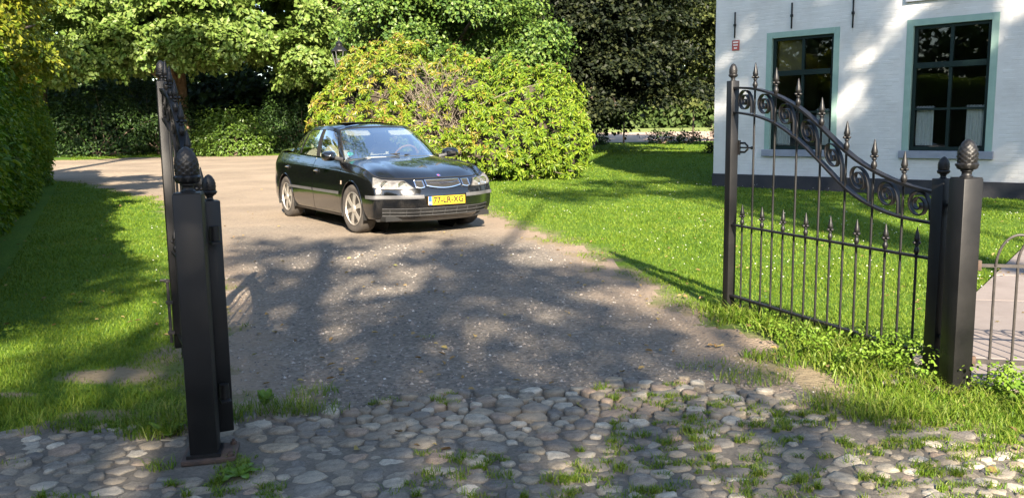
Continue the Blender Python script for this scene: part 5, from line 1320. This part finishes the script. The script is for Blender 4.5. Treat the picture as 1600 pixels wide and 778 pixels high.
tree('maple_tree', 'maple with orange sunlit trunk behind the left gate leaf', B_(-15.6, 41.5), (-16.0, 42, 13), .33, [((-15.5, 39.6, 7.4), (4.6, 3.0, 2.6), 520), ((-13.0, 38.2, 6.4), (2.6, 2.0, 1.5), 240), ((-17.5, 39, 6.2), (2.6, 2.0, 1.8), 240), ((-15.5, 41.5, 11), (5, 4, 3), 260), ((-15.2, 37.6, 5.3), (3.0, 1.2, 1.0), 260), ((-18.3, 37.2, 4.9), (1.8, 1.1, 1.0), 180), ((-12.6, 37.2, 5.0), (1.6, 1.0, 1.0), 160)], None, .21, 34, maple, MAT['redbark'], GT, rs=.42, seed=3, upw=.45, outw=.85)
tree('maple_tree', 'leafy maple filling the upper left above the hedge end', B_(-21.5, 40), (-21.5, 40, 13), .32, [((-20.3, 37.5, 6.3), (3.4, 2.4, 3.2), 480), ((-22.5, 38, 9), (4, 3, 4), 360), ((-18.8, 37, 5.2), (1.7, 1.6, 1.5), 160)], None, .20, 34, maple, MAT['bark'], GT, rs=.42, seed=4, upw=.45, outw=.85)
tree('maple_tree', 'maple with low sprays of leaves above the rear of the car', B_(-9.6, 43.5), (-9.4, 43.5, 14), .36, [((-10.6, 39.6, 6.3), (2.8, 2.0, 2.6), 420), ((-9.0, 38.8, 4.6), (1.9, 1.6, 1.2), 220), ((-8.2, 40.5, 7.8), (3.4, 2.5, 2.8), 400), ((-10, 43, 11), (5, 4, 3.5), 260)], None, .21, 34, maple, MAT['bark'], GT, rs=.42, seed=5, upw=.45, outw=.85)
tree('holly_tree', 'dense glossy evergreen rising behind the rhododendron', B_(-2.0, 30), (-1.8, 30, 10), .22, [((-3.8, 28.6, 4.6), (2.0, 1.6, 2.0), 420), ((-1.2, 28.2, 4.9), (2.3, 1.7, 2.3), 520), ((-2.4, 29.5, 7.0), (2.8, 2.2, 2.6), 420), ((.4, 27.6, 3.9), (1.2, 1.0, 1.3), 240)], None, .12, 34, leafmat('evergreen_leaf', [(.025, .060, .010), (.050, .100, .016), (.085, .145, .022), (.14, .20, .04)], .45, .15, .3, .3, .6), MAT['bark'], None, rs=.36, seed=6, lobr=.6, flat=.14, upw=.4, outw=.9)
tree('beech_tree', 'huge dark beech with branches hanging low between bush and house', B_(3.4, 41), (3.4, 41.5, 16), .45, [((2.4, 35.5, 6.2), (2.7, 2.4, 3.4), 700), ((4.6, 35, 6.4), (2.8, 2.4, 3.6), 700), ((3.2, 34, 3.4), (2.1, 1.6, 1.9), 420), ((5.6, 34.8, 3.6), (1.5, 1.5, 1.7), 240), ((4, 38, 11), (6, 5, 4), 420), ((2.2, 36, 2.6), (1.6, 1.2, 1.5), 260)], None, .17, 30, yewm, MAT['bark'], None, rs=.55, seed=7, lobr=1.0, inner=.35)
tree('beech_tree', 'dark tree with thin lower leaves just left of the house wall', B_(12.5, 46), (12.3, 46, 16), .4, [((9.3, 40, 8.2), (2.6, 2.5, 3.2), 300), ((7.8, 41, 6.0), (2.0, 2, 2.4), 200), ((10.2, 40.5, 4.4), (1.6, 1.6, 2.0), 150), ((8.6, 41, 3.2), (1.6, 1.4, 1.2), 110), ((10, 43, 12), (5, 4, 3.5), 260)], None, .19, 26, leafmat('thin_beech_leaf', [(.012, .018, .006), (.03, .042, .012), (.07, .088, .025), (.12, .135, .04)], .55, .25, .2, .3, .4), MAT['bark'], None, rs=.6, seed=8, inner=.35)
tree('golden_tree', 'yellow-green tree above the hedge at the far left edge', B_(-9.9, 13.6), (-9.8, 13.8, 6.5), .14, [((-8.1, 13.2, 3.2), (.95, 1.6, 1.35), 520), ((-9.4, 15.8, 3.6), (1.1, 1.9, 1.7), 460), ((-7.2, 10.8, 3.1), (.7, 1.4, .8), 220), ((-9.6, 14.4, 4.7), (1.2, 2.0, 1.1), 240)], None, .085, 26, goldm, MAT['bark'], None, rs=.22, seed=9, upw=.5, outw=.8, lobr=.36, flat=.05)

def bush(name, label, c, r, n, L, k, mat, seed, rs=.28, cat='bush', inner=.6, core=True):
    rng = np.random.RandomState(seed); rnd = random.Random(seed); base = np.array(B_(c[0], c[1])); o = empty(name, tuple(base)); tag(o, label, cat)
    C, O = shell_points((c[0], c[1], base[2] + r[2] * .42), r, n, rng, inner, -.6); ok = C[:, 2] > base[2] + .05; C, O = C[ok], O[ok]
    P, D, N, Ls = spray_leaves(C, O, rs, k, L, .06, .25, .4, .9, rng); leaves('foliage', P - base, D, N, Ls, Ls * .6, mat, o, .2)
    mb = MB()
    for _ in range(16):
        e = Vector(C[rnd.randrange(len(C))] - base); mb.tube(limb_pts((rnd.uniform(-.2, .2), rnd.uniform(-.2, .2), -.05), e, .2, 5, rnd), [.03, .025, .018, .012, .006], 5)
    mb.build('stem', MAT['bark'], o, angle=80)
    return o
bush('laurel_bush', 'rounded light green shrub at the wood edge beside the tree trunk', (-12.3, 38.3), (1.75, 1.0, 1.35), 420, .13, 16, bushm, 51, .3)
bush('holly_bush', 'dark undergrowth bush behind the left gate leaf', (-18.6, 39.4), (2.6, 1.3, 2.3), 480, .13, 16, holly, 52, .35)
bush('holly_bush', 'dark undergrowth bush under the maples left of the trunk', (-16.6, 41.2), (2.4, 1.3, 2.6), 420, .13, 16, holly, 53, .35)
bush('holly_bush', 'dark evergreen bush under the maples right above the car roof', (-9.4, 40.2), (2.4, 1.2, 2.4), 460, .13, 16, holly, 54, .35)
bush('holly_bush', 'dark low bush between light shrub and car', (-10.6, 40.0), (1.4, 1.0, 1.5), 260, .13, 16, holly, 55, .3)
bush('yew_bush', 'dark clipped shrub touching the left corner of the house', (8.3, 33.5), (.8, .8, 1.0), 120, .10, 14, yewm, 56, .25)

# woodland masses that close the view
def woods(name, label, boxes, L, k, mat, seed, rs=1.2):
    rng = np.random.RandomState(seed); C = []
    for (x0, x1, y0, y1, z0, z1, n) in boxes:
        x = x0 + (x1 - x0) * rng.rand(n); y = y0 + (y1 - y0) * rng.rand(n); top = z1 * (.72 + .5 * fbm(x, y, .12, seed)); z = z0 + (top - z0) * rng.rand(n); C.append(np.stack([x, y, z + gz(x, y)], -1))
    C = np.concatenate(C); O = unit(np.array([0, -1.0, .2]) + rng.normal(0, .4, C.shape)); P, D, N, Ls = spray_leaves(C, O, rs, k, L, .15, .2, .6, .8, rng)
    o = leaves(name, P, D, N, Ls, Ls * .8, mat); tag(o, label, 'woodland', kind='stuff'); return o
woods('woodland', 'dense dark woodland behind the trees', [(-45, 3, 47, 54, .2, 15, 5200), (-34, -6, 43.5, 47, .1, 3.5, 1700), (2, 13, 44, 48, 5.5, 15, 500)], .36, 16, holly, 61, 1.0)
woods('far_woodland', 'sunlit far woodland beyond the field', [(-30, 75, 128, 140, .3, 26, 3000), (-10, 60, 126, 130, .2, 7, 2200)], .95, 14, farm, 62, 2.6)
woods('roadside_woodland', 'woodland on the far side of the road', [(-50, 50, -40, -34, .2, 11, 2600), (-50, -30, -34, 40, .2, 10, 1400), (45, 60, -34, 60, .2, 10, 1400)], .7, 14, holly, 63, 1.8)

# sapling posts at the far lawn edge
def far_posts():
    for x, y, h, lb in ((6.05, 46.5, 2.1, 'thin dark wooden post at the far lawn edge near the bush'), (9.75, 46.5, 2.1, 'thin dark wooden post at the far lawn edge near the house')):
        z = gzf(x, y); o = MB().tube([(0, 0, -.1), (.01, 0, h * .5), (0, 0, h)], [.05, .045, .04], 8).lathe([(.045, h), (.03, h + .04), (0, h + .05)], 8).build('wooden_post', MAT['bark'], None); o.location = (x, y, z); tag(o, lb, 'post', 'posts at the far lawn edge')
    rnd = random.Random(8)
    for k, (x, y, lb) in enumerate(((4.6, 45, 'bare thin-stemmed shrub right of the rhododendron'),)):
        mb = MB()
        for _ in range(9):
            mb.tube(limb_pts((rnd.uniform(-.1, .1), 0, -.05), (rnd.uniform(-.6, .6), rnd.uniform(-.3, .3), rnd.uniform(1.0, 1.9)), .1, 5, rnd), [.02, .017, .013, .01, .005], 5)
        o = mb.build('bare_shrub', MAT['bark'], None); o.location = B_(x, y); tag(o, lb, 'shrub')
far_posts()
for k, (x, y, lb) in enumerate(((4.3, 44.5, 'low weedy plant at the far lawn edge under the bare shrub'), (7.9, 45.5, 'low weedy plant between the two far posts'), (9.3, 45.3, 'low weedy plant beside the far post near the house'))):
    bush('weed_clump', lb, (x, y), (.75, .4, .5), 60, .12, 10, holly, 70 + k, .2, 'plant')

# ------------------------------------------------------------------ lantern behind the rhododendron
def lantern():
    x, y = -4.42, 23.0; z = gzf(x, y); o = empty('street_lamp', (x, y, z)); tag(o, 'black garden lantern on a post behind the rhododendron', 'lamp post'); I = MAT['iron']
    MB().tube([(0, 0, -.1), (0, 0, .5), (0, 0, .55), (0, 0, 2.62)], [.07, .07, .04, .032], 12).build('post', I, o)
    b, h = 2.86, .42; m = MB(); n = 6
    m.lathe([(.03, b - .24), (.05, b - .2), (.025, b - .12), (.07, b - .03), (.10, b)], 12); m.build('bracket', I, o)
    for k in range(n):
        a0, a1 = 2 * math.pi * k / n + .2, 2 * math.pi * (k + 1) / n + .2
        MB().tube([(.10 * math.cos(a0), .10 * math.sin(a0), b), (.19 * math.cos(a0), .19 * math.sin(a0), b + h)], .011, 6).build('lantern_bar', pbr('lamp_grey', (.10, .10, .105), None, rough=.4) if 'lg' not in MAT else MAT['lg'], o)
        MB().add([(.10 * math.cos(a0), .10 * math.sin(a0), b), (.10 * math.cos(a1), .10 * math.sin(a1), b), (.19 * math.cos(a1), .19 * math.sin(a1), b + h), (.19 * math.cos(a0), .19 * math.sin(a0), b + h)], [(0, 1, 2, 3)]).build('lantern_pane', MAT.setdefault('lampglass', glassmat('lamp_glass', (.75, .78, .78), .10)), o, smooth=False)
    MB().lathe([(.22, b + h), (.215, b + h + .02), (.10, b + h + .13), (.085, b + h + .14), (.085, b + h + .19), (.10, b + h + .20), (.03, b + h + .26), (.015, b + h + .30), (.02, b + h + .33), (0, b + h + .38)], 12).build('lantern_roof', I, o, angle=20)
lantern()

# ------------------------------------------------------------------ roadside trees behind the camera, which shade the forecourt
SH_DRIVE = [(-3.2, 9.39), (-3.34, 10.67), (-2.83, 10.25), (-2.6, 10.9), (-1.86, 10.38), (-1.3, 10.95), (-0.46, 10.34), (0.0, 9.62), (0.4, 8.94), (0.74, 8.27), (0.99, 7.53), (1.02, 6.45), (1.26, 5.77), (1.30, 4.78), (1.42, 3.99), (1.62, 3.75), (1.58, 3.45), (1.30, 3.25), (.98, 2.92), (.6, 1.0), (-3.5, 1.0), (-4.86, 8.09), (-7.3, 13.4), (-6.6, 13.4), (-4.52, 9.28), (-3.53, 8.75), (-2.59, 7.56)]
SH_MID = [(0.71, 9.49), (1.16, 7.75), (2.05, 7.19), (2.86, 6.32), (2.08, 6.14), (1.59, 5.85), (1.16, 6.44), (0.87, 7.28)]
SH_FAR = [(-0.11, 17.61), (1.55, 20.6), (4.6, 19.94), (8.0, 13.44), (6.75, 11.3), (4.8, 12.89), (3.72, 15.12), (2.44, 16.33), (1.11, 14.79), (0.49, 15.95)]
SPOTS = [(-1.17, 7.0, .30), (-0.9, 7.93, .34), (-1.68, 8.79, .42), (-1.4, 9.36, .3), (-1.88, 6.19, .20), (-0.24, 5.64, .26), (-0.01, 5.98, .24), (-1.33, 4.66, .26), (0.39, 8.8, .45), (-0.28, 3.13, .24), (-2.25, 4.58, .24), (-2.97, 5.66, .3), (0.15, 4.13, .18), (0.83, 4.2, .22), (-1.19, 9.96, .35), (0.79, 6.59, .35), (1.11, 4.6, .2), (-4.39, 10.31, .5), (0.59, 3.92, .16), (-1.41, 3.26, .17), (-2.74, 6.48, .3), (-2.07, 4.83, .2), (-5.2, 12.2, .45), (-1.55, 3.75, .2)]
def shade_trees():
    rng = np.random.RandomState(77); S3 = np.array(SUN); T3 = []
    def along(p, h): return p + S3[None] * ((h - p[:, 2]) / S3[2])[:, None]
    def scatter(poly, sp, thr, ns, seed, spots=True):
        P = np.array(poly); x0, y0 = P.min(0); x1, y1 = P.max(0); gx, gy = np.meshgrid(np.arange(x0, x1, sp), np.arange(y0, y1, sp)); x = gx.ravel() + rng.uniform(-.5, .5, gx.size) * sp; y = gy.ravel() + rng.uniform(-.5, .5, gx.size) * sp
        k = sdist(poly, x, y) > .05
        far_left = (x < -2.3)
        k &= (fbm(x, y, ns, seed) > np.where(far_left, .56, thr))
        if spots:
            for (a, b, r) in SPOTS: k &= ((x - a) / (r * 1.2)) ** 2 + ((y - b) / (r * 1.75)) ** 2 > 1
        return np.stack([x[k], y[k], gz(x[k], y[k])], -1)
    A = scatter(SH_DRIVE, .21, .31, 1.0, 5); h = 7.2 + .18 * A[:, 1] + 2.6 * rng.rand(len(A)); T3.append(along(A, h))
    A = scatter(SH_MID, .24, .42, 1.2, 6, False); h = 8.5 + 2.5 * rng.rand(len(A)); T3.append(along(A, h))
    A = scatter(SH_FAR, .26, .38, .8, 7, False); h = 11 + 2.5 * rng.rand(len(A)); T3.append(along(A, h))
    # the house front, seen from the sun
    n = 5200; u = rng.uniform(-.3, 9.5, n); z = rng.uniform(0, 5.6, n); v = vnoise((u * .62 + z * .78) * .5, (u * .78 - z * .62) * 1.55, 1.3, 12) * .62 + .38 * vnoise(u * .8, z, 2.4, 13); k = v > .485; u, z = u[k], z[k]
    A = np.stack([HA.x + HU.x * u, HA.y + HU.y * u, z], -1); h = 12.0 + z * .6 + 2.5 * rng.rand(len(A)); T3.append(along(A, h))
    # the foot of the wood behind the drive, shaded by an added, unseen tree
    n = 2600; x = rng.uniform(-23, -6.5, n); z = rng.uniform(0, 4.2, n); k = (fbm(x, z, .8, 44) > .36) & (z < np.where(x > -13, 2.0, 3.0) + 1.4 * (fbm(x, z, .5, 3) - .3)); k &= (np.abs(x + 15.45) > .55) | (z < .5); x, z = x[k], z[k]
    A = np.stack([x, np.full(len(x), 39.5), z + .3], -1); h = 12.5 + 2.5 * rng.rand(len(A)) ; T3.append(along(A, h)); far_n = len(A)
    C = np.concatenate(T3); kk = 11; far_i = np.arange(len(C)) >= len(C) - far_n
    trunks = [(-4.0, -13.5), (1.2, -14.0), (7.2, -12.5), (12.5, -12.0), (-13.5, 17.5)]
    own = np.argmin(np.stack([np.abs(C[:, 0] - t[0]) + .0 * C[:, 1] for t in trunks[:4]]), 0)
    own[far_i] = 4
    lm = leafmat('roadside_leaf', [(.04, .08, .012), (.07, .12, .018), (.10, .15, .025)], .5, .15, .3)
    names = ['leftmost roadside tree behind the viewer', 'second roadside tree behind the viewer, shading the drive', 'third roadside tree behind the viewer, in line with the house', 'rightmost roadside tree behind the viewer', 'unseen tall tree added behind the left hedge to shade the wood foot']
    for i, t in enumerate(trunks):
        Ci = C[own == i]
        if len(Ci) < 5: continue
        base = np.array(B_(*t)); o = empty('roadside_tree', tuple(base)); tag(o, names[i], 'tree', 'roadside trees behind the viewer')
        O = unit(rng.normal(0, 1, Ci.shape)); P, D, N, L = spray_leaves(Ci, O, .24, kk, .17, .10, .1, .1, 1.0, rng)
        leaves('crown', P - base, D, N, L, L * .75, lm, o)
        pk = Ci[rng.permutation(len(Ci))[:36]]
        trunk_mesh((0, 0, 0), (.3, .5, 13), .34, [Vector(p - base) for p in pk], random.Random(i)).build('trunk', MAT['bark'], o, angle=60)
shade_trees()
